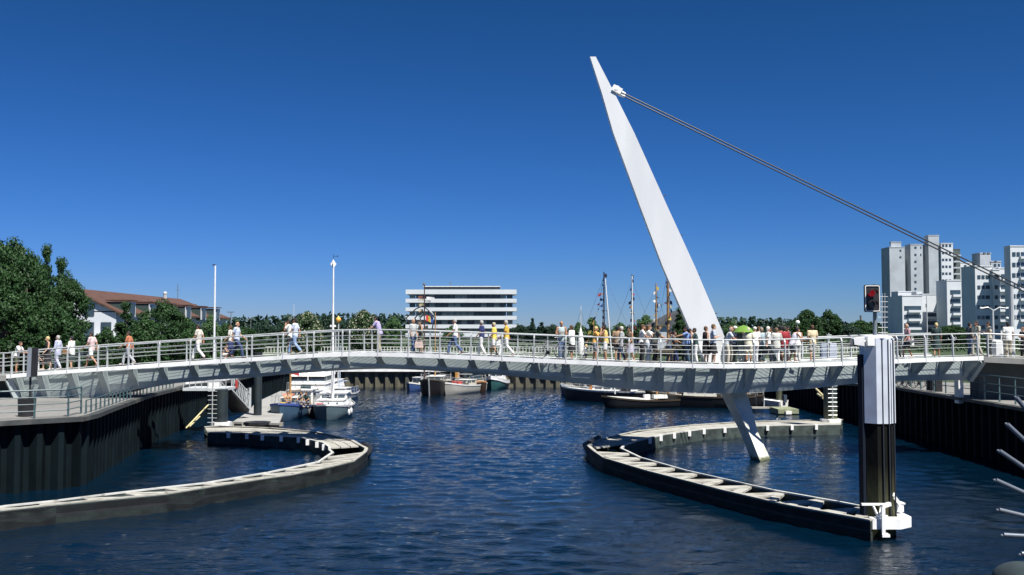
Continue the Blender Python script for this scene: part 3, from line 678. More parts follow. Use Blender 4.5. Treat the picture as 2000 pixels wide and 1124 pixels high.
for a in [(247, 590, 84, 'spire', 88, 'dark pointed tree in front of the white house gable'),
          (318, 585, 88, 'bigB', 110, 'wide dark tree hiding the middle of the tiled roof house'),
          (285, 618, 82, 'roundB', 80, 'low tree between the two larger ones before the house'),
          (382, 596, 125, 'conifer', 40, 'small dark conifer beside the hipped end of the red roof'),
          (365, 622, 92, 'roundA', 84, 'low round tree right of the house roof end'),
          (208, 638, 78, 'roundB', 60, 'small bush tree at the foot of the white gable'),
          (412, 616, 98, 'looseB', 60, 'bright loose tree left of the thin white flagpole'),
          (440, 632, 100, 'roundB', 70, 'low tree behind the walking couple in dark blue'),
          (478, 640, 120, 'roundA', 80, 'low tree under the first double arm street lamp'),
          (516, 630, 165, 'far', 80, 'dark rounded tree mass under the second street lamp'),
          (560, 629, 170, 'far', 70, 'dark rounded tree left of the first blossoming chestnut'),
          (600, 609, 120, 'chestnut', 64, 'chestnut tree with cream blossom left of the tall white boat mast'),
          (640, 617, 160, 'far', 90, 'dark tree behind the tall white boat mast'),
          (676, 628, 165, 'far', 60, 'dark tree between the two blossoming chestnuts'),
          (711, 606, 120, 'chestnut', 62, 'chestnut tree with cream blossom left of the man in lavender'),
          (770, 618, 150, 'looseB', 52, 'fresh green tree just left of the banded office block'),
          (746, 634, 160, 'far', 46, 'low dark tree beside the right blossoming chestnut'),
          (884, 636, 180, 'looseB', 50, 'bushy tree in front of the banded office block'),
          (1018, 636, 260, 'far', 60, 'low dark tree at the right foot of the office block'),
          (1040, 622, 250, 'conifer', 26, 'dark pointed tree right of the office block'),
          (1058, 630, 250, 'conifer', 34, 'second dark conifer right of the office block'),
          (1080, 634, 250, 'far', 50, 'dark clump of trees left of the thin white boat mast'),
          (1130, 630, 150, 'looseB', 44, 'loose fresh tree behind the shortest white mast'),
          (1155, 618, 150, 'loose', 46, 'tall loose fresh tree behind the short brown mast'),
          (1185, 640, 160, 'looseB', 50, 'low fresh tree behind the dark flagged mast'),
          (1212, 628, 150, 'loose', 46, 'light green tree between the dark and the white flagged masts'),
          (1262, 616, 150, 'looseB', 66, 'light green tree right of the white flagged mast'),
          (1328, 600, 130, 'spire', 62, 'tall dark evergreen rising behind the leaning bridge mast'),
          (1350, 622, 120, 'roundA', 60, 'dark tree partly hidden by the leaning bridge mast'),
          (1430, 628, 200, 'looseB', 46, 'small tree just right of the leaning bridge mast'),
          (1470, 640, 240, 'far', 70, 'low hedge like tree behind the green umbrella'),
          (1520, 638, 240, 'far', 70, 'low tree line left of the twin dark trees'),
          (1576, 605, 170, 'roundA', 60, 'left one of the twin dark round trees'),
          (1618, 605, 172, 'roundB', 50, 'right one of the twin dark round trees'),
          (1552, 628, 168, 'roundB', 60, 'lower shoulder tree left of the twin dark trees'),
          (1650, 633, 190, 'far', 70, 'low tree right of the twin dark trees'),
          (1680, 626, 200, 'roundA', 70, 'round tree left of the signal pole'),
          (1712, 636, 190, 'roundB', 60, 'low tree behind the top of the white pile'),
          (1858, 636, 200, 'roundA', 90, 'dark tree at the foot of the stepped white flats'),
          (1800, 652, 180, 'far', 80, 'low hedge tree behind the woman in dark green'),
          (1900, 650, 190, 'roundB', 50, 'small tree before the flats with paired windows')]:
    tree(*a, group=G2)
# low planting that closes the horizon
mb = MB()
def hedge(name, label, pts, hgt, wid, m=LEAF, n=9000, leaf=.6, seed=3):
    r = np.random.RandomState(seed); L = len(pts)-1
    V = []
    for i in range(n):
        t = r.rand()*L; k = int(t); p = Vector(pts[k]).lerp(Vector(pts[k+1]), t-k)
        hh = hgt*(.7+.5*math.sin(t*5.1+seed)*math.sin(t*2.3)+.25*r.rand())
        c = np.array([p.x+(r.rand()-.5)*wid, p.y+(r.rand()-.5)*wid, gz(p.y)+r.rand()**.6*hh]); q = r.normal(size=3); q /= np.linalg.norm(q); u = np.cross(q, r.normal(size=3)); u /= np.linalg.norm(u); v = np.cross(q, u); s = leaf*(.6+.8*r.rand())
        V += [c-u*s*.5, c+v*s*.32, c+u*s*.55, c-v*s*.32]
    me = bpy.data.meshes.new(name); me.from_pydata([tuple(x) for x in V], [], [(4*i, 4*i+1, 4*i+2, 4*i+3) for i in range(n)]); me.materials.append(m)
    o = bpy.data.objects.new(name, me); C.objects.link(o); return tag(o, label, 'wood', kind='stuff')
hedge('distant_wood', 'dark far-off belt of woodland closing the horizon behind the harbour', [(-420, 420, 0), (-200, 400, 0), (0, 420, 0), (160, 430, 0), (300, 420, 0), (460, 440, 0)], 9, 16, LEAF2, 26000, 2.0, 3)
hedge('shrubbery', 'low shrubs along the left bank behind the bridge railing', [(-62, 62, 0), (-48, 78, 0), (-40, 98, 0), (-34, 118, 0)], 2.6, 4, LEAF, 9000, .4, 5)
hedge('shrubbery', 'low shrubs beyond the far promenade between the white tables', [(-40, 150, 0), (-20, 148, 0), (10, 150, 0), (50, 150, 0), (80, 150, 0)], 1.9, 4, LEAF, 8000, .4, 6)

# ------------------------------------------------------------------ buildings
WIN = glass(); FRAME = mat('white_window_frame', (.7, .7, .68), rough=.5)
WALLW = mat('white_render_wall', (.58, .61, .64), rough=.8, var=.05, scale=.3)
WALLG = mat('grey_concrete_wall', (.39, .425, .46), rough=.85, var=.10, scale=.25, stain=(.32, .345, .37), stscale=.15)
SEAM = mat('facade_joint', (.12, .13, .14), rough=.8)
UNITBOX = None
def unit_box(name, m):
    key = ('ub', m.name)
    if key not in MC:
        o = MB().box((0, 0, 0), (1, 1, 1)).build(name, m); MC[key] = o.data; bpy.data.objects.remove(o)
    return MC[key]
def add_box_part(name, m, parent, c, size):
    o = bpy.data.objects.new(name, unit_box(name, m)); C.objects.link(o); L = rootof(parent).location
    o.location = Vector(c)-L; o.scale = size; link_child(o, parent); return o
# office block
D = 389
ob = thing('office_block', 'white banded office block with dark ribbon windows beyond the far quay', 'building', (P(900, 650, D).x, D, gz(D)))
xl, xr = P(792, 650, D).x, P(1009, 650, D).x; mpp = D/F
def Z(y, D=D): return P(900, y, D).z
yt = [(566, 575), (584, 591.5), (601, 608.2), (617.6, 625), (634.3, 641.8), (651, 658.5)]
MB().box2((xl+5.2, D+1.2, gz(D)), (xr-5, D+16, Z(566))).build('core', mat('office_dark_core', (.045, .055, .06), rough=.5), ob, world=True)
for a, b_ in yt: MB().box2((xl, D-.2, Z(b_)), (xr, D+17, Z(a))).build('floor_band', WALLW, ob, world=True)
bands = list(zip([q[1] for q in yt], [q[0] for q in yt][1:]))
for fl, (ya, yb) in enumerate(bands):
    za, zb = Z(ya), Z(yb); x = xl+1.4; i = 0
    while x < xr-1.6 and i < 16:
        wdt = (xr-xl-2.8)/16
        g = MB().box2((x+.08, D+.6, zb+.12), (x+wdt*.93, D+.9, za-.12)).build('window', mat('office_glass_%d' % rnd.choice((0, 1, 2, 0)), *[[(.025, .035, .045)], [(.06, .08, .09)], [(.14, .17, .18)]][0] if False else [rnd.choice([(.02, .03, .04), (.05, .07, .08), (.09, .12, .13)])], rough=.12, var=.3), ob, world=True)
        x += wdt; i += 1
MB().box2((xl+7, D+3, Z(566)), (P(976, 560, D).x, D+12, Z(560))).build('penthouse', mat('penthouse_cladding', (.13, .15, .16), rough=.6), ob, world=True)
MB().box2((xl+6.6, D+2.6, Z(560)), (P(977, 560, D).x, D+12.4, Z(558.6))).build('penthouse_roof', FRAME, ob, world=True)
b = MB(); b.tube((P(826, 560, D).x, D+5, Z(560)), (P(826, 560, D).x, D+5, Z(552)), .45); b.build('chimney', SEAM, ob, world=True)
for px_ in (848, 878, 896, 904, 924, 940, 962):
    MB().tube((P(px_, 560, D).x, D+5, Z(559)), (P(px_, 560, D).x, D+5, Z(549 if px_ == 878 else 556.5)), .18, n=5).build('vent', SEAM, ob, world=True)
# flats on the right: grey tower cluster and white stepped blocks
def block(root, name, x0, x1, ytop, D, dep, m, wins=(), wsize=(4.2, 4.8), yb=665, frame=True, bands=()):
    a = P(x0, ytop, D); b_ = P(x1, ytop, D)
    MB().box2((a.x, D, gz(D)), (b_.x, D+dep, a.z)).build(name, m, root, world=True)
    MB().box2((a.x-.1, D-.12, a.z), (b_.x+.1, D+dep, a.z+.3)).build('parapet', m, root, world=True)
    for (wx, wy, ww, wh) in wins:
        p = P(wx, wy, D); q = P(wx+ww, wy+wh, D)
        f = add_box_part('window', WIN, root, ((p.x+q.x)/2, D-.02, (p.z+q.z)/2), (q.x-p.x, .16, p.z-q.z))
D0 = 400
tw = thing('tower_block', 'tall grey concrete tower cluster on the right with small square windows', 'building', (P(1790, 650, D0).x, D0, gz(D0)))
def dep(x0, xd, D): return D*(x0-xd)/(xd-1000)      # building depth that shows a side face from x0 back to xd
block(tw, 'wall', 1737, 1767, 484, D0, dep(1737, 1721, D0), WALLG, wins=[(1757, y, 3.4, 3.4) for y in (488, 501)])
block(tw, 'roof_house', 1740, 1760, 474, D0+.5, 1.2, WALLG)
block(tw, 'wall', 1764, 1780, 487, D0+dep(1778, 1767, D0)+.5, 8, WALLG)
block(tw, 'wall', 1778, 1802, 478.5, D0, dep(1778, 1767, D0), WALLG, wins=[(1786, y, 4, 4) for y in (482, 496, 509.5, 523, 536, 549, 562.5)]+[(1797.5, y, 2, 4) for y in (482, 496)])
block(tw, 'wall', 1798, 1816, 480, D0+dep(1813, 1804, D0), 7, WALLG)
block(tw, 'wall', 1813, 1834, 461, D0, dep(1813, 1805, D0), WALLG)
block(tw, 'wall', 1834, 1840, 478, D0+5, 8, SEAM)
block(tw, 'wall', 1838, 1861, 476.5, D0-1, dep(1838, 1834, D0), WALLW, wins=[(x, y, 4.2, 4.4) for y in (478, 492, 505.5, 519, 532.5, 546) for x in (1840, 1846.5, 1853.5)])
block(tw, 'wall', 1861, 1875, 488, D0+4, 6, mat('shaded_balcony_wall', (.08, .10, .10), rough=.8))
for y in (499, 511, 523, 535, 547): 
    p = P(1861, y, D0+1); q = P(1875, y+1.4, D0+1); add_box_part('balcony', WALLG, tw, ((p.x+q.x)/2, D0+2, (p.z+q.z)/2), (q.x-p.x, 4, p.z-q.z+.3))
block(tw, 'wall', 1875, 1900, 514, D0+8, 5, WALLW, wins=[(1883, y, 4.5, 4.5) for y in (518, 532)]+[(1892, 521, 3, 8)])
for x0_, y0_, x1_ in ((1739, 472, 1741), (1745, 471, 1747), (1816, 459, 1818), (1822, 458.5, 1824), (1828, 459, 1830), (1843, 474, 1846), (1852, 475, 1856)):
    p = P(x0_, y0_, D0+1); q = P(x1_, y0_+4, D0+1); add_box_part('roof_vent', SEAM, tw, ((p.x+q.x)/2, D0+1.5, (p.z+q.z)/2), (q.x-p.x, .8, p.z-q.z))
D1 = 330
sb = thing('stepped_flats', 'low white stepped terrace flats with dark balcony strips before the towers', 'building', (P(1800, 650, D1).x, D1, gz(D1)))
def balcs(root, x0, x1, ys, D, h=4.6):
    """projecting white balcony fronts below dark recessed strips"""
    for y in ys:
        p = P(x0, y, D-.9); q = P(x1, y+h, D-.9); add_box_part('balcony', WALLW, root, ((p.x+q.x)/2, D-.5, (p.z+q.z)/2), (q.x-p.x, .9, p.z-q.z))
block(sb, 'wall', 1754, 1780, 571, D1+9, 6, WALLW)
block(sb, 'wall', 1746, 1760, 581, D1+12, 6, WALLW)
block(sb, 'wall', 1762, 1801, 579, D1, dep(1762, 1744, D1), WALLW, wins=[(1766, y, 33, 8.5) for y in (598, 615, 632)])
balcs(sb, 1775, 1800, (606, 623, 640), D1)
block(sb, 'wall', 1801, 1831, 576, D1+5, 6, WALLW, wins=[(1811, y, 18, 7.5) for y in (612, 628, 643)]+[(1808, 594, 2.5, 6)])
balcs(sb, 1813, 1830, (619, 635), D1+5)
block(sb, 'wall', 1790, 1800, 572, D1+9, 5, WALLW)
block(sb, 'wall', 1849, 1877, 549, D1-8, dep(1849, 1828, D1-8), WALLW, wins=[(1856, y, 20, 8.5) for y in (567, 585, 603, 621)])
balcs(sb, 1862, 1880, (575.5, 593.5, 611.5, 629.5), D1-8)
block(sb, 'wall', 1862, 1894, 556, D1-3, 6, WALLW, wins=[(1880, y, 9, 7) for y in (572, 590, 608, 626)])
D2 = 275
wf = thing('white_flats', 'tall white flats on the far right with paired windows and stepped roofs', 'building', (P(1950, 650, D2).x, D2, gz(D2)))
block(wf, 'wall', 1904, 1937, 521, D2, dep(1904, 1877, D2), WALLW, wins=[(x, y, 6, 7) for y in (538, 558, 577.5, 597, 617, 636) for x in (1909, 1917)]+[(1925, y, 8, 7) for y in (538, 558, 577.5, 597, 617)])
block(wf, 'roof_house', 1914, 1935, 496, D2+8, 5, WALLG)
block(wf, 'wall', 1934, 1955, 512, D2+8, 5, WALLG, wins=[(1941, 516, 5, 5), (1949, 516, 4, 5)])
block(wf, 'wall', 1939, 1952, 528, D2-1, dep(1939, 1934, D2), WALLW, wins=[(1943, y, 6, 7) for y in (538, 558, 577.5, 597, 617, 636)])
block(wf, 'wall', 1950, 1976, 525, D2+7, 6, WALLW, wins=[(1955, y, 14, 7.5) for y in (536, 558, 577.5, 597, 617, 637)])
balcs(wf, 1953, 1972, (543.5, 565.5, 585, 604.5, 624.5), D2+7)
block(wf, 'wall', 1973, 2040, 482, D2-8, dep(1973, 1961, D2), WALLW, wins=[(x, y, 6.5, 8) for y in (493, 513.5, 534, 555, 575, 596, 616) for x in (1977, 1985.5)]+[(1994, y, 16, 8) for y in (493, 513.5, 534, 555, 575, 596, 616)])
balcs(wf, 1994, 2012, (501, 521.5, 542, 563, 583, 604, 624), D2-8)
for x_, y_ in ((1897, 519), (1921, 494), (1929, 494), (1943, 510), (1966, 523), (1985, 480), (1995, 480)):
    p = P(x_, y_, D2+5); q = P(x_+3.5, y_+4, D2+5); add_box_part('roof_vent', SEAM, wf, ((p.x+q.x)/2, D2+(5 if y_ > 490 else -5), (p.z+q.z)/2), (q.x-p.x, .8, p.z-q.z))

# white house with long tiled roof on the left bank
hz = gz(90)
hs_ = thing('white_house', 'white plastered house with long red tiled roof half hidden by left trees', 'house', (-39, 92, hz))
yg, ye = 92.0, 128.0; xr_, xe, xw = -41.0, -36.2, -46.5
ridge = P(168, 568, yg*1.03).z; eave = ridge-2.1
b = MB(); b.box2((xw+.6, yg+.3, hz), (xe-.5, ye-.3, eave+.1)); b.build('wall', WALLW, hs_, world=True)
b = MB(); b.slab([(xw+.6, yg+.3, eave), (xe-.5, yg+.3, eave), (xr_, yg+.3, ridge-.15)], (0, .3, 0)); b.build('gable', WALLW, hs_, world=True)
b = MB(); r0 = Vector((xr_, yg, ridge)); r1 = Vector((xr_, ye-5, ridge)); e0 = Vector((xe, yg, eave-.2)); e1 = Vector((xe, ye+.4, eave-.2)); w0_ = Vector((xw, yg, eave-.2)); w1_ = Vector((xw, ye+.4, eave-.2))
b.slab([e0, e1, r1, r0], (0, 0, .16)); b.slab([r0, r1, w1_, w0_], (0, 0, .16)); b.slab([e1, w1_, r1], (0, 0, .16)); b.build('roof', ROOF, hs_, world=True)
for k, yy in enumerate((94.5, 100, 105.5, 111, 116.5, 122)):
    d = MB(); d.box2((xe-1.9, yy-.9, eave-.4), (xe+.05, yy+.9, eave+1.0)); dm = d.build('dormer', mat('dark_green_cladding', (.03, .055, .05), rough=.6), hs_, world=True)
    MB().box2((xe+.05, yy-.95, eave-.4), (xe+.12, yy+.95, eave+1.0)).build('dormer_front', WALLW, dm, world=True)
    MB().box2((xe+.13, yy-.6, eave-.2), (xe+.2, yy+.6, eave+.8)).build('window', WIN, dm, world=True)
    MB().box2((xe-2.0, yy-1.05, eave+1.1), (xe+.3, yy+1.05, eave+1.2)).build('dormer_roof', ROOF, dm, world=True)
    for zz in (hz+.6, hz+3.0):
        MB().box2((xe-.52, yy-.55, zz), (xe-.45, yy+.55, zz+1.4)).build('window', WIN, hs_, world=True)
for i, xx in enumerate((-45.2, -43.2, -41.2, -39.2, -37.6)):
    for zz, hh in ((hz+.5, 1.7), (hz+3.2, 1.6), (eave-.3, 1.1)):
        if zz > hz+4 and i in (0, 4): continue
        add_box_part('window', WIN, hs_, (xx, yg+.28, zz+hh/2), (.95, .14, hh))
for zz in (hz+2.6,): MB().box2((-40.6, yg-1.1, zz), (-36.6, yg+.3, zz+.55)).build('balcony', WALLW, hs_, world=True)
b = MB(); b.tube((xr_+.2, ye-11, ridge-.2), (xr_+.2, ye-11, ridge+.55), .22, n=10); b.ball((xr_+.2, ye-11, ridge+.6), .26, .26, .25); b.build('roof_vent', RAILM, hs_, world=True, smooth=True)
b = MB(); b.tube((xr_, ye-6, ridge-.5), (xr_, ye-6, ridge+2.0), .04); b.beam((xr_-.3, ye-6, ridge+1.2), (xr_+.3, ye-6, ridge+1.2), .04, .04); b.build('antenna', SEAM, hs_, world=True)
# small dark roofed house behind the masts
q = P(1300, 650, 140); sh = thing('boat_shed', 'dark gable roofed shed behind the flagged masts', 'shed', (q.x, 140, gz(140)))
zb = gz(140); zt_ = P(1320, 606, 140).z; ze = P(1290, 636, 140).z
MB().box2((q.x-1.5, 140, zb), (q.x+6, 148, ze)).build('wall', WALLG, sh, world=True)
b = MB(); b.slab([(q.x-2, 139.6, ze-.1), (q.x+2.2, 139.6, zt_), (q.x+6.4, 139.6, ze-.1)], (0, 8.8, 0)); b.build('roof', mat('slate_roof', (.07, .075, .08), rough=.7), sh, world=True)
# far chimney
q = P(1681.5, 650, 380); t = thing('factory_chimney', 'slim brick chimney rising above the trees left of the signal', 'chimney', (q.x, 380, gz(380)))
MB().tube((q.x, 380, gz(380)), (q.x, 380, P(1681, 618, 380).z), .42, .32, n=10).build('stack', mat('dull_brick', (.12, .09, .08)), t, world=True)
MB().tube((q.x, 380, P(1681, 618, 380).z), (q.x, 380, P(1681, 616.5, 380).z), .42, .42, n=10).build('rim', SEAM, t, world=True)
# ------------------------------------------------------------------ people
SKIN = [mat('fair_skin', (.52, .31, .21), rough=.55, var=.06), mat('tanned_skin', (.40, .21, .12), rough=.55, var=.06), mat('eye_and_brow', (.03, .02, .02)), mat('lips', (.35, .12, .10))]
def cloth(col, pattern=None):
    nm = 'cloth_%d_%d_%d%s' % (*[int(c*100) for c in col], pattern or '')
    m = mat(nm, col, rough=.85, var=.14, scale=6, bump=.35, bscale=14)
    if pattern == 'check' and not m.get('chk'):
        m['chk'] = 1; t = m.node_tree; n = t.nodes; l = t.links; b = n['Principled BSDF']; src = b.inputs['Base Color'].links[0].from_socket
        tc = n.new('ShaderNodeTexCoord'); ck = n.new('ShaderNodeTexChecker'); ck.inputs['Scale'].default_value = 14; l.new(tc.outputs['Object'], ck.inputs['Vector'])
        x = n.new('ShaderNodeMix'); x.data_type = 'RGBA'; l.new(ck.outputs['Fac'], x.inputs[0]); l.new(src, x.inputs[6]); x.inputs[7].default_value = (.05, .06, .12, 1); l.new(x.outputs[2], b.inputs['Base Color'])
    return m
def loft(b, secs, n=12):
    """secs: (center, a_vec, b_vec) elliptical sections"""
    rs = [b.ring(Vector(c), Vector(a), Vector(bb), 1, 1, n) for c, a, bb in secs]; b.rings(rs)
def limb(b, pts, rads, n=9):
    pts = [Vector(p) for p in pts]
    for (p, q), (r1, r2) in zip(zip(pts, pts[1:]), zip(rads, rads[1:])):
        b.tube(p, q, r1, r2, n)
    for p, r_ in zip(pts, rads): b.ball(p, r_, n=9, m=6)
def remesh(b, vox, name, mats, smooth_it=4):
    me = bpy.data.meshes.new(name); me.from_pydata([tuple(v) for v in b.v], [], b.f)
    bm = bmesh.new(); bm.from_mesh(me); bmesh.ops.recalc_face_normals(bm, faces=bm.faces); bm.to_mesh(me); bm.free()
    o = bpy.data.objects.new('tmp', me); C.objects.link(o)
    m = o.modifiers.new('r', 'REMESH'); m.mode = 'VOXEL'; m.voxel_size = vox; m.use_smooth_shade = True
    s = o.modifiers.new('s', 'SMOOTH'); s.iterations = smooth_it; s.factor = .5
    REM.append((o, name, mats)); return o
REM = []
def flush():
    """evaluate all pending remeshes at once"""
    bpy.context.view_layer.update(); dg = bpy.context.evaluated_depsgraph_get(); out = []
    for o, name, mats in REM:
        me = bpy.data.meshes.new_from_object(o.evaluated_get(dg)); me.name = name; me.materials.clear()
        for m in mats: me.materials.append(m)
        me.polygons.foreach_set('use_smooth', [True]*len(me.polygons)); out.append(me)
    for o, _, _ in REM:
        d = o.data; bpy.data.objects.remove(o); bpy.data.meshes.remove(d)
    REM.clear(); return out
V3 = Vector
# pose: lateral x, forward y, up z, body 1.75 m tall
def J(stride=0., lean=0., armL=None, armR=None, crouch=0., turn=0.):
    """joint table; arms given as (elbow, wrist) offsets from the shoulder in (side, forward, up)"""
    hip = .93-crouch*.55
    p = {'hip': V3((0, 0-crouch*.10, hip))}
    s = math.sin(lean); c = math.cos(lean)
    def up(h, f=0): return V3((0, p['hip'].y+s*h+f, hip+c*h))
    p['waist'] = up(.16); p['chest'] = up(.37); p['neck'] = up(.555); p['head'] = up(.69, .02+.02*stride)
    for sd, nm in ((-1, 'L'), (1, 'R')):
        p['sh'+nm] = up(.50)+V3((sd*.185, 0, 0))
        arm = armL if nm == 'L' else armR
        if arm is None:
            sw = stride*(1 if nm == 'L' else -1)*.6
            arm = ((.04, -.02+.18*sw, -.29), (.03, .10+.40*sw, -.50+.04*abs(sw)))
        e, w_ = arm; p['el'+nm] = p['sh'+nm]+V3((e[0]*sd, e[1], e[2])); p['wr'+nm] = p['sh'+nm]+V3((w_[0]*sd, w_[1], w_[2]))
        h = p['hip']+V3((sd*.09, 0, -.04)); p['h'+nm] = h
        f = stride*(1 if nm == 'R' else -1)
        if crouch > .3:
            p['kn'+nm] = h+V3((sd*.10, .36, .04)); p['an'+nm] = V3((h.x+sd*.05, h.y+.12, .09))
        else:
            an = V3((h.x, f*.36, .09+(.10*max(0, -f)))); kn = (h+an)/2+V3((0, .045+.06*abs(f)+.05*max(0, -f), 0))
            p['kn'+nm] = kn; p['an'+nm] = an
        p['toe'+nm] = p['an'+nm]+V3((sd*.02, .155, -.055+(-.03 if f < -.3 else 0)))
        if f < -.3: p['toe'+nm].z = .035
    return p
ARM = {'down': None, 'rail': ((.06, .16, -.24), (.0, .34, -.30)), 'reach': ((.02, .28, -.10), (-.02, .56, -.16)), 'fold': ((.08, .02, -.28), (-.10, .22, -.22)),
       'face': ((.05, .16, -.22), (-.13, .16, .05)), 'up': ((.08, .14, -.20), (-.04, .22, .04)), 'hips': ((.14, -.08, -.27), (.0, -.04, -.44)), 'back': ((.05, -.12, -.27), (-.10, -.16, -.42))}
POSE = {
 'walk': J(.95), 'step': J(.5), 'stand': J(.08), 'rail': J(.1, .28, ARM['rail'], ARM['rail']), 'reach': J(.15, .12, ARM['reach'], ARM['rail']),
 'fold': J(.1, .03, ARM['fold'], ARM['fold']), 'face': J(.1, .10, ARM['face'], ARM['rail']), 'up': J(.1, 0, ARM['up'], ARM['fold']), 'hips': J(.15, 0, ARM['hips'], ARM['down']),
 'crouch': J(0, .35, ARM['rail'], ARM['rail'], 1.0), 'walkhold': J(.8, .05, ARM['fold'], None), 'bow': J(.25, .42, ARM['rail'], ARM['rail'])}
def hand(b, wr, el, sd):
    d = (wr-el).normalized(); up = V3((0, 0, 1)); side = d.cross(up)
    if side.length < .2: side = V3((0, 1, 0))
    side.normalize(); nrm = side.cross(d).normalized()
    pc = wr+d*.05
    loft(b, [(wr-d*.01, side*.026, nrm*.02), (pc, side*.042, nrm*.016), (wr+d*.10, side*.040, nrm*.013)], 8)
    for k, (o_, L) in enumerate(((-.033, .062), (-.011, .078), (.011, .073), (.033, .055))):
        q0 = wr+d*.09+side*o_; q1 = q0+d*L*.55+side*o_*.25; q2 = q1+d*L*.35-nrm*L*.4
        b.tube(q0, q1, .0095, .0085, 6); b.tube(q1, q2, .0085, .0075, 6); b.ball(q1, .009, n=6, m=4)
    t0 = wr+d*.03+side*.03*-sd; t1 = t0+(d*.6-side*sd*.8).normalized()*.045; b.tube(t0, t1, .013, .010, 6); b.tube(t1, t1+d*.03, .010, .008, 6)
def body(pose):
    p = POSE[pose]; b = MB(); X = V3((1, 0, 0)); t = (p['neck']-p['hip']).normalized(); Y = X.cross(t)*-1
    loft(b, [(p['hip']-t*.10, X*.10, Y*.08), (p['hip'], X*.160, Y*.108), (p['waist'], X*.135, Y*.098), (p['chest'], X*.158, Y*.112), (p['neck']-t*.06, X*.155, Y*.082), (p['neck']-t*.01, X*.07, Y*.06)], 14)
    b.tube(p['neck']-t*.04, p['head']-V3((0, 0, .05)), .058, .052, 10)
    h = p['head']
    b.ball(h+V3((0, -.008, .03)), .074, .092, .098, 14, 10); b.ball(h+V3((0, .028, -.04)), .056, .062, .068, 12, 8)   # skull, jaw
    b.ball(h+V3((0, .098, -.012)), .011, .020, .020, 8, 6); b.ball(h+V3((0, .082, -.056)), .024, .012, .010, 8, 5)     # nose, mouth
    for s in (-1, 1):
        b.ball(h+V3((s*.078, -.005, -.008)), .012, .02, .032, 8, 6); b.ball(h+V3((s*.03, .078, .012)), .014, .012, .010, 8, 5)
        nm = 'L' if s < 0 else 'R'
        limb(b, [p['sh'+nm], p['el'+nm], p['wr'+nm]], [.052, .040, .026]); hand(b, p['wr'+nm], p['el'+nm], s)
        b.tube(p['neck']-t*.05, p['sh'+nm], .058, .052, 9)
        k = p['kn'+nm]; a = p['an'+nm]; calf = k.lerp(a, .28)+V3((0, -.012, 0))
        limb(b, [p['h'+nm], k, calf, a], [.084, .056, .056, .036])
        b.tube(a+V3((0, -.03, -.03)), p['toe'+nm], .038, .03, 8); b.ball(a+V3((0, -.03, -.045)), .036, .042, .034, 8, 6); b.ball(p['toe'+nm], .04, .045, .028, 8, 6)
    return b
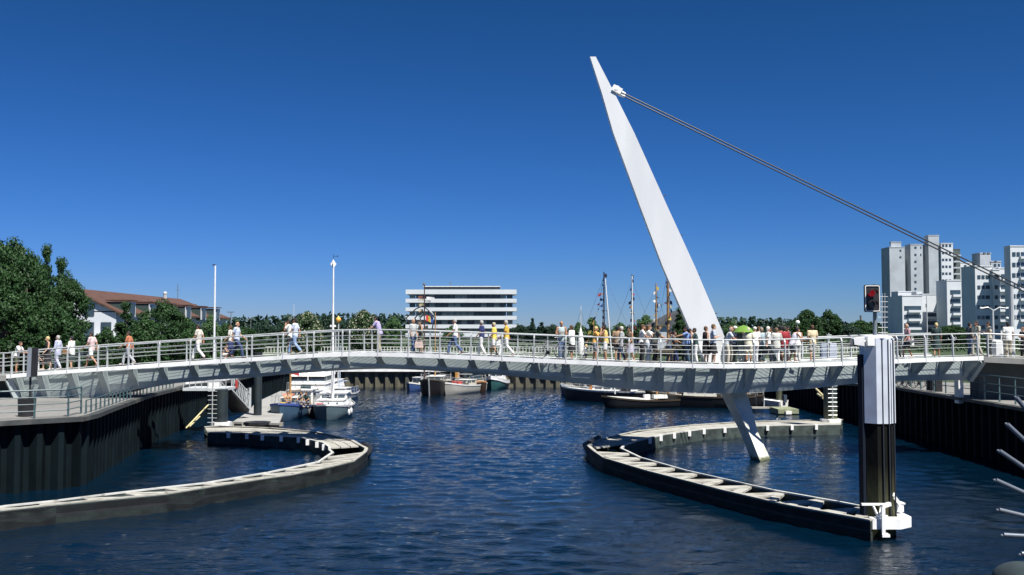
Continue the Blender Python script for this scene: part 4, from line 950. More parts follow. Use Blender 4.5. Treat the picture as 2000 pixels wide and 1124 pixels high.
def garment(pose, kind):
    p = POSE[pose]; b = MB(); X = V3((1, 0, 0)); t = (p['neck']-p['hip']).normalized(); Y = X.cross(t)*-1; g = .022
    if kind in ('shirt', 'jacket', 'tank', 'dress'):
        lo = -.10 if kind != 'jacket' else -.20; gg = g+(.012 if kind == 'jacket' else 0)
        secs = [(p['hip']+t*lo, X*(.158+gg), Y*(.116+gg)), (p['hip']+t*.02, X*(.158+gg), Y*(.114+gg)), (p['waist'], X*(.138+gg), Y*(.100+gg)), (p['chest'], X*(.160+gg), Y*(.114+gg)), (p['neck']-t*.07, X*(.150+gg), Y*(.082+gg)), (p['neck']-t*.012, X*.075, Y*.066)]
        if kind == 'dress':
            secs = [(p['hip']-t*.50+V3((0, .02, 0)), X*.22, Y*.19), (p['hip']-t*.2, X*.20, Y*.16)]+secs[1:]
        loft(b, secs, 16)
        for s, nm in ((-1, 'L'), (1, 'R')):
            if kind == 'tank': b.tube(p['neck']-t*.05, p['sh'+nm]+V3((-s*.05, 0, .01)), .062, .05, 9); continue
            if kind == 'dress': b.tube(p['neck']-t*.05, p['sh'+nm]+V3((-s*.03, 0, .01)), .064, .056, 9); continue
            b.tube(p['neck']-t*.05, p['sh'+nm], .07, .07, 9)
            e = p['el'+nm]; sh = p['sh'+nm]
            if kind == 'jacket': limb(b, [sh, e, p['wr'+nm]], [.075, .060, .044])
            else: b.ball(sh, .074, n=9, m=6); b.tube(sh, sh.lerp(e, .72), .074, .064, 10)
    elif kind in ('trousers', 'shorts'):
        loft(b, [(p['hip']-t*.09, X*.14, Y*.11), (p['hip'], X*.176, Y*.126), (p['hip']+t*.09, X*.158, Y*.115)], 14)
        for nm in 'LR':
            h, k, a = p['h'+nm], p['kn'+nm], p['an'+nm]
            if kind == 'trousers': limb(b, [h, k], [.105, .078]); b.tube(k, a+V3((0, 0, -.01)), .078, .068, 10)
            else: b.ball(h, .102, n=9, m=6); b.tube(h, h.lerp(k, .88), .105, .098, 10)
    elif kind in ('skirt', 'longskirt'):
        L = .46 if kind == 'skirt' else .72
        loft(b, [(p['hip']-V3((0, 0, L))+V3((0, .02, 0)), X*.215, Y*.20), (p['hip']-V3((0, 0, .15)), X*.195, Y*.15), (p['hip']+t*.02, X*.178, Y*.13), (p['hip']+t*.09, X*.155, Y*.115)], 16)
    elif kind == 'shoes':
        for nm in 'LR':
            a = p['an'+nm]; q = p['toe'+nm]; b.tube(a+V3((0, -.04, -.045)), q, .042, .036, 8); b.ball(q+V3((0, .01, 0)), .046, .05, .034, 8, 6); b.ball(a+V3((0, -.03, -.045)), .044, .05, .042, 8, 6)
    elif kind in ('hair', 'longhair', 'cap', 'fringe'):
        h = p['head']
        if kind == 'fringe':       # balding: ring of hair
            b.ball(h+V3((0, -.035, .0)), .086, .080, .062, 12, 8)
        elif kind == 'cap':
            b.ball(h+V3((0, -.01, .052)), .090, .104, .085, 12, 8); b.slab([h+V3((-.07, .06, .055)), h+V3((.07, .06, .055)), h+V3((.05, .17, .045)), h+V3((-.05, .17, .045))], (0, 0, .02))
        else:
            b.ball(h+V3((0, -.022, .046)), .088, .100, .096, 14, 9); b.ball(h+V3((0, -.045, .0)), .082, .075, .085, 12, 8)
            if kind == 'longhair': loft(b, [(h+V3((0, -.07, -.17)), X*.075, V3((0, .04, 0))), (h+V3((0, -.06, -.08)), X*.088, V3((0, .055, 0))), (h+V3((0, -.04, .03)), X*.085, V3((0, .07, 0)))], 10)
    return b
# (px, feet depth v, height m, heading, pose, top kind, top col, bottom kind, bottom col, hair kind, hair col, skin, label)
W_ = (.70, .70, .68); BLK = (.015, .015, .018); DK = (.035, .03, .028); BR = (.09, .05, .025); GR = (.38, .37, .35); BLD = (.58, .44, .20); NAVY = (.02, .03, .11); JEAN = (.07, .12, .24); LJEAN = (.22, .32, .50)
KH = (.33, .29, .21); BEI = (.50, .46, .38); LBL = (.38, .46, .60); OLV = (.06, .07, .045); TEAL = (.03, .06, .06); WHT = (.72, .72, .70)
Lf, Rt, Bk, Fr = 90, -90, 0, 180
PEOPLE = [
 (34, 1.2, 1.62, Rt, 'rail', 'shirt', W_, 'shorts', OLV, 'hair', DK, 1, 'woman in white shirt leaning on the railing at the far left end of the bridge'),
 (95, 1.5, 1.70, Lf+40, 'step', 'dress', BLK, None, None, 'hair', BLD, 0, 'blond woman in a long black dress beside the stooping child'),
 (115, 1.1, 1.72, Lf, 'step', 'jacket', (.42, .45, .56), 'trousers', (.44, .46, .56), 'hair', GR, 0, 'grey haired man in pale blue grey jacket and trousers'),
 (75, 1.6, 1.02, Rt, 'step', 'shirt', (.2, .17, .16), 'trousers', W_, 'hair', BR, 0, 'small child in white trousers near the black sign box'),
 (142, 1.3, 1.63, Lf, 'fold', 'jacket', W_, 'skirt', (.03, .05, .05), 'hair', BLK, 0, 'dark haired woman in long white shirt holding a brown bag'),
 (181, .9, 1.78, Lf, 'walk', 'shirt', (.62, .45, .44), 'shorts', W_, 'hair', DK, 1, 'man in pink shirt and white shorts striding left'),
 (253, 1.4, 1.68, Lf, 'walk', 'shirt', (.45, .16, .08), 'trousers', (.36, .38, .40), 'hair', DK, 1, 'person in terracotta top and grey trousers walking up the slope'),
 (389, .9, 1.80, Lf, 'walk', 'shirt', (.58, .52, .45), 'trousers', W_, 'hair', DK, 1, 'man in beige shirt and white trousers striding left with dark hair'),
 (451, 1.7, 1.66, Lf, 'step', 'shirt', (.56, .53, .47), 'longskirt', NAVY, 'hair', BR, 1, 'woman in pale top half hidden behind the bald man in light blue'),
 (463, .9, 1.80, Rt, 'walk', 'shirt', (.48, .54, .66), 'trousers', (.03, .05, .13), 'fringe', GR, 1, 'bald man in light blue shirt and navy trousers walking right'),
 (440, 1.2, 1.05, Rt, 'crouch', 'shirt', (.3, .2, .13), 'shorts', W_, 'hair', BR, 0, 'small crouching child beside the couple in navy'),
 (577, .9, 1.80, Lf, 'walk', 'shirt', (.50, .54, .64), 'trousers', LJEAN, 'hair', BLK, 1, 'man in pale shirt and light blue jeans striding left'),
 (567, 1.8, 1.76, Lf, 'face', 'shirt', W_, 'shorts', BLK, 'hair', BLK, 1, 'bare legged person in black shorts behind the man in light jeans'),
 (742, 1.0, 1.80, Lf, 'rail', 'shirt', (.36, .32, .52), 'trousers', KH, 'hair', BLK, 0, 'man in lavender shirt and khaki trousers standing at the crest'),
 (807, 1.4, 1.66, Rt-30, 'stand', 'shirt', (.40, .42, .42), 'trousers', JEAN, 'fringe', GR, 1, 'grey haired man in grey shirt and blue jeans standing at the rail'),
 (822, 1.1, 1.60, Lf+30, 'fold', 'dress', OLV, None, None, 'hair', DK, 0, 'woman in dark olive dress carrying a pale pink bag'),
 (889, .9, 1.74, Lf, 'walk', 'shirt', W_, 'trousers', JEAN, 'hair', GR, 1, 'grey haired man in white shirt and blue jeans striding left'),
 (941, 1.1, 1.70, Lf, 'step', 'shirt', NAVY, 'trousers', W_, 'hair', GR, 1, 'man in navy shirt and white trousers walking left'),
 (965, 1.3, 1.62, Lf, 'step', 'shirt', (.68, .52, .10), 'shorts', W_, 'hair', (.45, .38, .27), 1, 'woman in yellow shirt and white shorts'),
 (989, .8, 1.74, Lf, 'walk', 'shirt', (.66, .42, .06), 'trousers', W_, 'hair', GR, 1, 'man in mustard shirt and white trousers striding left'),
 (1096, 1.2, 1.80, Fr+30, 'fold', 'tank', (.34, .42, .43), 'trousers', JEAN, 'fringe', BR, 1, 'bald man in grey tank top holding the bicycle'),
 (1117, 1.0, 1.62, Lf-30, 'fold', 'jacket', W_, 'skirt', BLK, 'hair', BR, 1, 'woman in long white shirt and black skirt near the bicycle'),
 (1141, 1.7, 1.10, Rt, 'crouch', 'shirt', (.55, .55, .55), 'shorts', (.07, .08, .12), 'hair', BLD, 0, 'child crouching beside the white folded parasol'),
 (1161, 1.1, 1.60, Rt, 'reach', 'shirt', (.66, .36, .09), 'shorts', (.20, .21, .24), 'hair', BLD, 1, 'blond woman in orange shirt reaching out to the right'),
 (1183, 1.0, 1.72, Lf-10, 'face', 'tank', (.60, .42, .14), 'shorts', WHT, 'longhair', BLK, 1, 'dark haired woman in yellow top and short white skirt with bare legs'),
 (1214, 1.3, 1.64, Lf, 'step', 'jacket', (.35, .36, .37), 'trousers', (.05, .07, .13), 'hair', (.5, .48, .43), 1, 'white haired man in grey jacket and navy trousers facing left'),
 (1230, 1.0, 1.62, Lf+30, 'step', 'tank', (.16, .12, .08), 'skirt', (.42, .40, .48), 'hair', DK, 1, 'woman in brown top and pale lilac skirt'),
 (1252, 1.1, 1.76, Rt, 'face', 'shirt', WHT, 'trousers', BLK, 'longhair', BR, 1, 'long haired person in white shirt and black trousers'),
 (1264, 1.5, 1.74, Rt, 'reach', 'shirt', WHT, 'trousers', (.42, .46, .55), 'longhair', (.15, .08, .04), 0, 'brown haired woman in white shirt reaching over the rail'),
 (1278, 1.2, 1.78, Rt, 'rail', 'shirt', (.09, .10, .09), 'trousers', BLK, 'hair', DK, 1, 'man in dark patterned shirt and black trousers leaning right'),
 (1306, 1.7, 1.54, Rt, 'bow', 'shirt', (.12, .14, .15), 'trousers', (.03, .05, .12), 'hair', BLK, 1, 'stooping dark haired person above the shaggy dog'),
 (1320, 2.2, 1.56, Lf, 'bow', 'shirt', BLK, 'trousers', NAVY, 'hair', BLK, 1, 'second stooping person in black facing the dog from the right'),
 (1343, 1.1, 1.70, Lf, 'reach', 'shirt', (.17, .26, .50), 'trousers', (.05, .09, .14), 'hair', BLK, 1, 'man in blue shirt and dark jeans stretching his arm to the left'),
 (1359, .9, 1.64, Lf, 'face', 'shirt', TEAL, 'trousers', W_, 'hair', DK, 1, 'man in dark green shirt and white trousers'),
 (1378, 1.0, 1.72, Rt+20, 'stand', 'dress', BLK, None, None, 'hair', (.10, .05, .03), 0, 'woman in sleeveless black dress before the mast'),
 (1392, .8, 1.82, Rt, 'fold', 'shirt', (.38, .44, .52), 'skirt', BLK, 'hair', (.12, .07, .03), 0, 'tall woman in grey blue top and black skirt before the mast'),
 (1419, .9, 1.74, Rt, 'rail', 'shirt', (.48, .53, .58), 'trousers', BEI, 'fringe', GR, 1, 'bald man in pale shirt and beige trousers just right of the mast'),
 (1434, 1.2, 1.74, Rt, 'fold', 'shirt', (.42, .45, .50), 'trousers', (.07, .09, .08), 'cap', (.62, .61, .58), 1, 'man in checked shirt with pale cap left of the green umbrella'),
 (1447, 1.1, 1.60, Bk, 'up', 'shirt', (.16, .20, .15), 'trousers', (.44, .46, .43), 'hair', GR, 1, 'person in grey green clothes under the green umbrella'),
 (1461, .8, 1.66, Bk-20, 'fold', 'shirt', (.62, .60, .47), 'shorts', (.50, .46, .34), 'hair', (.5, .46, .36), 1, 'woman in cream shirt and beige shorts right of the umbrella'),
 (1474, 1.2, 1.70, Bk, 'stand', 'shirt', WHT, 'trousers', (.52, .54, .56), 'cap', W_, 0, 'man in white shirt and white cap seen from behind'),
 (1487, 1.5, 1.66, Bk, 'stand', 'shirt', (.32, .40, .44), 'trousers', TEAL, 'hair', (.28, .22, .15), 1, 'person in faded blue shirt and dark trousers in the crowd'),
 (1499, .9, 1.70, Rt, 'walk', 'shirt', WHT, 'trousers', (.05, .07, .08), 'hair', (.6, .58, .52), 1, 'white haired man in white shirt and dark trousers walking right'),
 (1516, 1.0, 1.64, Bk, 'fold', 'jacket', (.50, .50, .46), 'trousers', W_, 'hair', (.16, .10, .06), 1, 'woman in long pale grey shirt and white trousers'),
 (1531, 1.3, 1.70, Bk, 'stand', 'jacket', (.28, .02, .03), 'shorts', W_, 'hair', DK, 1, 'man in long dark red shirt and white shorts'),
 (1546, .8, 1.70, Rt, 'bow', 'tank', (.58, .57, .64), 'shorts', (.08, .10, .12), 'hair', BLK, 1, 'dark haired person in white vest bending to the right'),
 (1426, 2.3, 1.70, Rt, 'stand', 'shirt', (.10, .11, .12), 'trousers', (.30, .29, .25), 'hair', DK, 1, 'dark shirted person mostly hidden behind the bald man by the mast'),
 (1453, 2.6, 1.66, Lf, 'stand', 'shirt', (.50, .48, .42), 'trousers', BLK, 'hair', GR, 1, 'beige shirted person hidden behind the umbrella'),
 (1481, 2.4, 1.72, Rt, 'stand', 'shirt', (.55, .50, .46), 'trousers', (.22, .24, .25), 'hair', BR, 0, 'person in sand coloured top behind the man with the white cap'),
 (1507, 2.2, 1.70, Lf, 'fold', 'shirt', (.06, .06, .07), 'trousers', (.20, .22, .26), 'hair', BLK, 1, 'dark haired person in black shirt behind the white haired walker'),
 (1524, 2.6, 1.74, Bk, 'stand', 'shirt', (.16, .09, .06), 'trousers', BLK, 'hair', BLK, 1, 'tall dark haired person in brown shirt behind the dark red shirt'),
 (1539, 2.1, 1.72, Lf, 'stand', 'shirt', (.08, .09, .11), 'trousers', (.35, .36, .38), 'hair', BLK, 1, 'dark haired person in navy top between the red shirt and the bending vest'),
 (1206, 2.4, 1.66, Bk, 'stand', 'shirt', (.30, .20, .12), 'shorts', BLK, 'hair', BLK, 1, 'person in brown shirt behind the white haired man in grey jacket'),
 (1336, 2.3, 1.66, Rt, 'bow', 'shirt', (.05, .10, .20), 'trousers', BLK, 'hair', BLK, 1, 'person in dark blue leaning over behind the man stretching his arm'),
 (1557, 1.1, 1.66, Bk, 'stand', 'tank', WHT, 'trousers', (.56, .55, .52), 'hair', BR, 1, 'person in white vest at the right end of the crowd'),
 (1586, 1.3, 1.74, Bk, 'stand', 'shirt', (.60, .50, .32), 'shorts', (.40, .38, .33), 'hair', BR, 1, 'man in straw yellow shirt walking away alone right of the crowd'),
 (1771, .9, 1.66, Lf, 'step', 'shirt', (.42, .24, .27), 'shorts', (.05, .05, .06), 'fringe', GR, 1, 'man in dusty pink shirt and dark shorts right of the white pile'),
 (1754, 2.0, 1.20, Lf, 'bow', 'shirt', BLK, 'trousers', BLK, 'hair', BLK, 1, 'small figure in black bending beside the white pile'),
 (1828, 1.1, 1.66, Bk-30, 'step', 'shirt', (.02, .045, .045), 'skirt', (.02, .04, .04), 'hair', BLD, 1, 'blond woman in dark green top and skirt'),
 (1907, 1.2, 1.72, Lf, 'step', 'shirt', (.46, .43, .33), 'trousers', (.46, .43, .36), 'hair', DK, 1, 'man in beige shirt and beige trousers near the right bridge end'),
 (1931, 1.5, 1.74, Lf, 'fold', 'shirt', (.42, .40, .32), 'trousers', (.03, .035, .04), 'hair', DK, 1, 'man in beige shirt and black trousers beyond the bridge end'),
 (1893, 2.4, 1.66, Rt, 'stand', 'shirt', (.05, .06, .07), 'trousers', (.10, .15, .24), 'hair', BLK, 1, 'person in black top and blue trousers behind the beige man'),
 (1968, 1.6, 1.72, Bk, 'stand', 'shirt', WHT, 'trousers', KH, 'hair', BLK, 1, 'man in white shirt and khaki trousers seen from behind by the lamp post'),
 (1997, 1.8, 1.46, Lf, 'fold', 'shirt', (.10, .09, .08), 'trousers', BLK, 'hair', (.2, .10, .05), 0, 'brown haired child in dark clothes at the right picture edge'),
]
need = []
for r_ in PEOPLE:
    pose = r_[4]
    for k in ('body', 'shoes', r_[5], r_[7], r_[9]):
        if k and (pose, k) not in need: need.append((pose, k))
for k in ('body', 'shirt', 'trousers', 'hair'):
    if ('crouch', k) not in need: need.append(('crouch', k))
VOX = {'body': .0105, 'shoes': .014, 'hair': .013, 'longhair': .013, 'cap': .012, 'fringe': .013}
for pose, k in need:
    remesh(body(pose) if k == 'body' else garment(pose, k), VOX.get(k, .018), k, [SKIN[0]], 3 if k == 'body' else 5)
GM = dict(zip(need, flush()))
for (pose, k), me in GM.items():
    if k == 'body':   # eyes, brows and mouth are patches of the same skin mesh
        me.materials.clear(); [me.materials.append(m) for m in (SKIN[0], SKIN[2], SKIN[3])]
        h = POSE[pose]['head']; n = len(me.polygons); ce = np.zeros(n*3); me.polygons.foreach_get('center', ce); ce = ce.reshape(-1, 3)-np.array(h); mi = np.zeros(n, dtype=int)
        front = ce[:, 1] > .045
        mi[front & (abs(abs(ce[:, 0])-.031) < .015) & (abs(ce[:, 2]-.012) < .009)] = 1; mi[front & (abs(abs(ce[:, 0])-.032) < .019) & (abs(ce[:, 2]-.036) < .005)] = 1
        mi[front & (abs(ce[:, 0]) < .022) & (abs(ce[:, 2]+.056) < .007)] = 2
        me.polygons.foreach_set('material_index', mi)
def set_mat(o, m, i=0):
    o.material_slots[i].link = 'OBJECT'; o.material_slots[i].material = m
NAMES = {'shirt': 'shirt', 'jacket': 'long_shirt', 'tank': 'vest', 'dress': 'dress', 'trousers': 'trousers', 'shorts': 'shorts', 'skirt': 'skirt', 'longskirt': 'skirt', 'hair': 'hair', 'longhair': 'hair', 'cap': 'cap', 'fringe': 'hair', 'body': 'body', 'shoes': 'shoes'}
def person(loc, hgt, rz, pose, top, tcol, bot, bcol, hair, hcol, skin, label, group, pattern=None):
    root = thing('person', label, 'person', loc, rz, group)
    root.scale = (hgt/1.73*(.97+.08*rnd.random()), hgt/1.73, hgt/1.73)
    def part(k, m):
        o = bpy.data.objects.new(NAMES[k], GM[(pose, k)]); C.objects.link(o); link_child(o, root); set_mat(o, m); return o
    part('body', SKIN[skin]); part(top, cloth(tcol, pattern))
    if bot: part(bot, cloth(bcol))
    part(hair, cloth(hcol)); part('shoes', cloth((.04, .03, .025) if rnd.random() < .6 else (.5, .48, .45)))
    return root
FOLK = {}
for (px, v, hgt, hd, pose, top, tc_, bot, bc_, hair, hc_, sk, lab) in PEOPLE:
    if px < 1921: loc, ang = deck_point(px, v)
    else:
        loc = Vector(((px-1000)/F*(48+v), 48+v, P(px, 699, 48).z)); ang = 0
    FOLK[px] = person(loc, hgt, R(hd)+ang*.6+R(rnd.uniform(-8, 8)), pose, top, tc_, bot, bc_, hair, hc_, sk, lab, 'people on the footbridge', 'check' if px in (1434,) else None)
# ------------------------------------------------------------------ what people carry, and things on the bridge
def local_bag(px, dx, z, sx, sz, col, label, name='handbag', v=1.0):
    q, _ = deck_point(px, v); t = thing(name, label, 'bag', (q.x+dx, q.y-.18, q.z+z))
    b = MB(); b.slab([Vector((-sx*.42, -.05, sz)), Vector((sx*.42, -.05, sz)), Vector((sx*.5, -.06, 0)), Vector((-sx*.5, -.06, 0))], (0, .12, 0)); b.build('pouch', cloth(col), t)
    b = MB(); b.path([(-sx*.3, 0, sz*.95), (-sx*.2, 0, sz*1.5), (sx*.2, 0, sz*1.5), (sx*.3, 0, sz*.95)], .012, 6); b.build('handle', cloth(col), t)
local_bag(138, -.12, .75, .34, .22, (.22, .11, .04), 'brown shoulder bag held by the woman in long white shirt', v=1.2)
local_bag(820, -.02, .28, .42, .30, (.55, .42, .38), 'pale pink shopping bag held before the dark olive dress', v=1.0)
local_bag(978, -.1, .55, .22, .30, (.7, .7, .68), 'white carrier bag between the yellow and the mustard shirts', v=.8)
local_bag(1776, .05, .62, .12, .34, (.7, .68, .64), 'small white bag held by the man in dusty pink shirt', v=.7)
# green umbrella
q, _ = deck_point(1452, 1.1); t = thing('umbrella', 'bright green umbrella opened over the crowd right of the mast', 'umbrella', (q.x, q.y, q.z+1.36)); t.scale = (.86, .86, .86)
b = MB(); n = 8; rs = []
for rr, zz in ((.02, .50), (.22, .44), (.42, .31), (.56, .12)):
    i = len(b.v)
    for k in range(16):
        ang = math.pi*k/8; sc = rr*(1 if k % 2 == 0 else .965); b.v.append(Vector((math.cos(ang)*sc, math.sin(ang)*sc, zz-(0 if k % 2 == 0 else -.012*rr))))
    rs.append(list(range(i, i+16)))
b.rings(rs, cap=False); b.build('canopy', cloth((.12, .24, .03)), t, smooth=True)
MB().tube((0, 0, -.25), (0, 0, .56), .010).build('shaft', DARK, t)
for k in range(8): 
    an = math.pi*k/4; MB().tube((math.cos(an)*.55, math.sin(an)*.55, .118), (math.cos(an)*.05, math.sin(an)*.05, .44), .005, n=4).build('rib', DARK, t)
# folded white parasol, white crate etc.
q, _ = deck_point(1134, 2.2); t = thing('parasol', 'tall white furled parasol standing behind the crouching child', 'parasol', tuple(q))
b = MB(); rs = [b.ring(Vector((0, 0, z)), V3((1, 0, 0)), V3((0, 1, 0)), r_, r_, 10) for z, r_ in ((.25, .12), (.8, .16), (1.2, .11), (1.55, .02))]; b.rings(rs); b.build('canopy', cloth(W_), t, smooth=True); MB().tube((0, 0, 0), (0, 0, 1.62), .02).build('pole', RAILM, t); MB().tube((0, 0, 0), (0, 0, .06), .22, n=14).build('base', CONC, t)
# bicycles
def bicycle(loc, rz, label, col=(.1, .12, .14), group=None, sc=1.0):
    t = thing('bicycle', label, 'bicycle', loc, rz, group); t.scale = (sc,)*3; FM = paint(col)
    for x in (-.52, .52):
        b = MB(); pts = [Vector((x+math.cos(k*math.pi/12)*.33, 0, .34+math.sin(k*math.pi/12)*.33)) for k in range(25)]; b.path(pts, .018, 6); w_ = b.build('wheel', RUB, t)
        b = MB(); b.path([Vector((x+math.cos(k*math.pi/12)*.30, 0, .34+math.sin(k*math.pi/12)*.30)) for k in range(25)], .010, 5)
        for k in range(10): an = k*math.pi/10; b.beam((x-math.cos(an)*.3, 0, .34-math.sin(an)*.3), (x+math.cos(an)*.3, 0, .34+math.sin(an)*.3), .004, .004)
        b.build('rim', RAILM, w_)
    b = MB()
    for p_, q_ in (((-.52, 0, .34), (-.12, 0, .30)), ((-.52, 0, .34), (-.22, 0, .78)), ((-.12, 0, .30), (-.24, 0, .86)), ((-.12, 0, .30), (.36, 0, .74)), ((-.22, 0, .76), (.34, 0, .84)), ((.52, 0, .34), (.32, 0, .98))): b.tube(p_, q_, .018, n=6)
    b.build('frame', FM, t)
    b = MB(); b.slab([(-.38, -.07, .90), (-.38, .07, .90), (-.12, .02, .91), (-.12, -.02, .91)], (0, 0, .05)); b.build('saddle', RUB, t)
    b = MB(); b.path([(.22, -.26, 1.02), (.32, -.2, 1.03), (.34, 0, 1.0), (.32, .2, 1.03), (.22, .26, 1.02)], .013); b.build('handlebar', RAILM, t)
    b = MB(); b.tube((-.12, -.05, .30), (-.12, .05, .30), .09, n=12); b.box((-.04, -.1, .20), (.09, .06, .02)); b.box((-.2, .1, .40), (.09, .06, .02)); b.beam((-.12, -.08, .3), (-.04, -.08, .2), .015, .02); b.beam((-.12, .08, .3), (-.2, .08, .4), .015, .02); b.build('crank', DARK, t)
    return t
q, ang = deck_point(1075, .55); bicycle(q, ang+R(3), 'grey bicycle parked along the near rail beside the bald man', (.22, .24, .26))
for i, (px, D_) in enumerate(((1752, 60.5), (1764, 60.0), (1777, 59.6), (1797, 58.6))):
    bicycle(Vector(((px-1000)/F*D_, D_, ZL+.01)), R(-55+i*9), ['dark bicycle leaning on the bank rail just right of the white pile', 'second dark bicycle in the row right of the white pile', 'dark bicycle with large wheels third in the row', 'last dark bicycle of the row next to the black posts'][i], (.03, .03, .035), 'bicycles parked on the right quay')
# dog
q, ang = deck_point(1300, 1.0); t = thing('dog', 'shaggy dark brown dog standing on the bridge deck in front of the stooping people', 'dog', tuple(q), ang)
b = MB(); P3 = [V3((-.42, 0, .50)), V3((-.2, 0, .50)), V3((.12, 0, .50)), V3((.34, 0, .54))]
loft(b, [(P3[0], V3((0, .09, 0)), V3((0, 0, .10))), (P3[1], V3((0, .12, 0)), V3((0, 0, .13))), (P3[2], V3((0, .14, 0)), V3((0, 0, .17))), (P3[3], V3((0, .10, 0)), V3((0, 0, .13)))], 12)
limb(b, [(.32, 0, .58), (.46, 0, .70)], [.10, .075]); b.ball((.52, 0, .74), .10, .085, .085); b.tube((.56, 0, .72), (.70, 0, .69), .05, .035); b.ball((.71, 0, .69), .035)
for s in (-1, 1):
    limb(b, [(.28, s*.09, .48), (.29, s*.09, .25), (.28, s*.09, .05)], [.065, .04, .032]); b.ball((.31, s*.09, .03), .05, .035, .03)
    limb(b, [(-.34, s*.09, .50), (-.26, s*.10, .32), (-.42, s*.09, .20), (-.38, s*.09, .04)], [.09, .06, .035, .03]); b.ball((-.35, s*.09, .03), .05, .035, .03)
    b.slab([(.46, s*.07, .80), (.53, s*.09, .80), (.50, s*.12, .68)], (0, s*.02, 0))
limb(b, [(-.46, 0, .54), (-.62, 0, .48), (-.70, 0, .36)], [.045, .04, .025])
remesh(b, .016, 'dog_body', [mat('shaggy_fur', (.06, .05, .035), rough=.95, var=.5, scale=9, bump=1, bscale=30)], 2); me = flush()[0]
o = bpy.data.objects.new('body', me); C.objects.link(o); link_child(o, t)
# ------------------------------------------------------------------ boats
def hull(L, B, fb, rake=.12, transom=.55, sheer=.25, n=14, draft=.35):
    """sections from stern (-L/2) to bow (+L/2) along y; returns ring table: list of (y, [profile pts from keel to gunwale])"""
    out = []
    for i in range(n+1):
        t = i/n; y = -L/2+L*t
        wd = B/2*(transom+(1-transom)*min(1, t/.35)**.7) if t < .35 else B/2*math.sqrt(max(0, 1-((t-.35)/.65)**2.4))
        wd = max(wd, .015); g = fb+sheer*(max(0, t-.4)/.6)**2+sheer*.25*(max(0, .3-t)/.3)**2
        yk = y-(rake*L*.5 if t > .85 else 0)*(t-.85)/.15
        out.append((y, yk, wd, g))
    return out
def hull_mesh(hl, draft, z0=None, z1=None, inset=0):
    b = MB(); P_ = []
    for y, yk, wd, g in hl:
        lo = -draft if z0 is None else z0; hi = g if z1 is None else (g+z1)
        ring = []
        for s, side in ((1, 1), (-1, -1)):
            pts = [(.0, -draft), (.62, -draft*.55), (.86, 0.0), (.95, g*.45), (1.0, g)]
            ring.append([Vector((side*wd*u, yk+(y-yk)*max(0, (z+draft)/(g+draft)), z)) for u, z in pts])
        P_.append(ring[0][::-1]+ring[1][1:])
    m = len(P_[0])
    for r_ in P_: b.v += r_
    for i in range(len(P_)-1):
        for k in range(m-1): b.f.append((i*m+k, i*m+k+1, (i+1)*m+k+1, (i+1)*m+k)); b.mi.append(0)
    b.f.append(tuple(range(m))); b.mi.append(0)
    return b
def strip(hl, u0, z0, u1, z1):
    """band along the topsides"""
    b = MB()
    for (y, yk, w1, g1), (y2, yk2, w2, g2) in zip(hl, hl[1:]):
        for s in (1, -1): b.slab([(s*(w1*u0), y, g1+z0), (s*(w2*u0), y2, g2+z0), (s*(w2*u1), y2, g2+z1), (s*(w1*u1), y, g1+z1)], (s*.025, 0, 0))
    return b
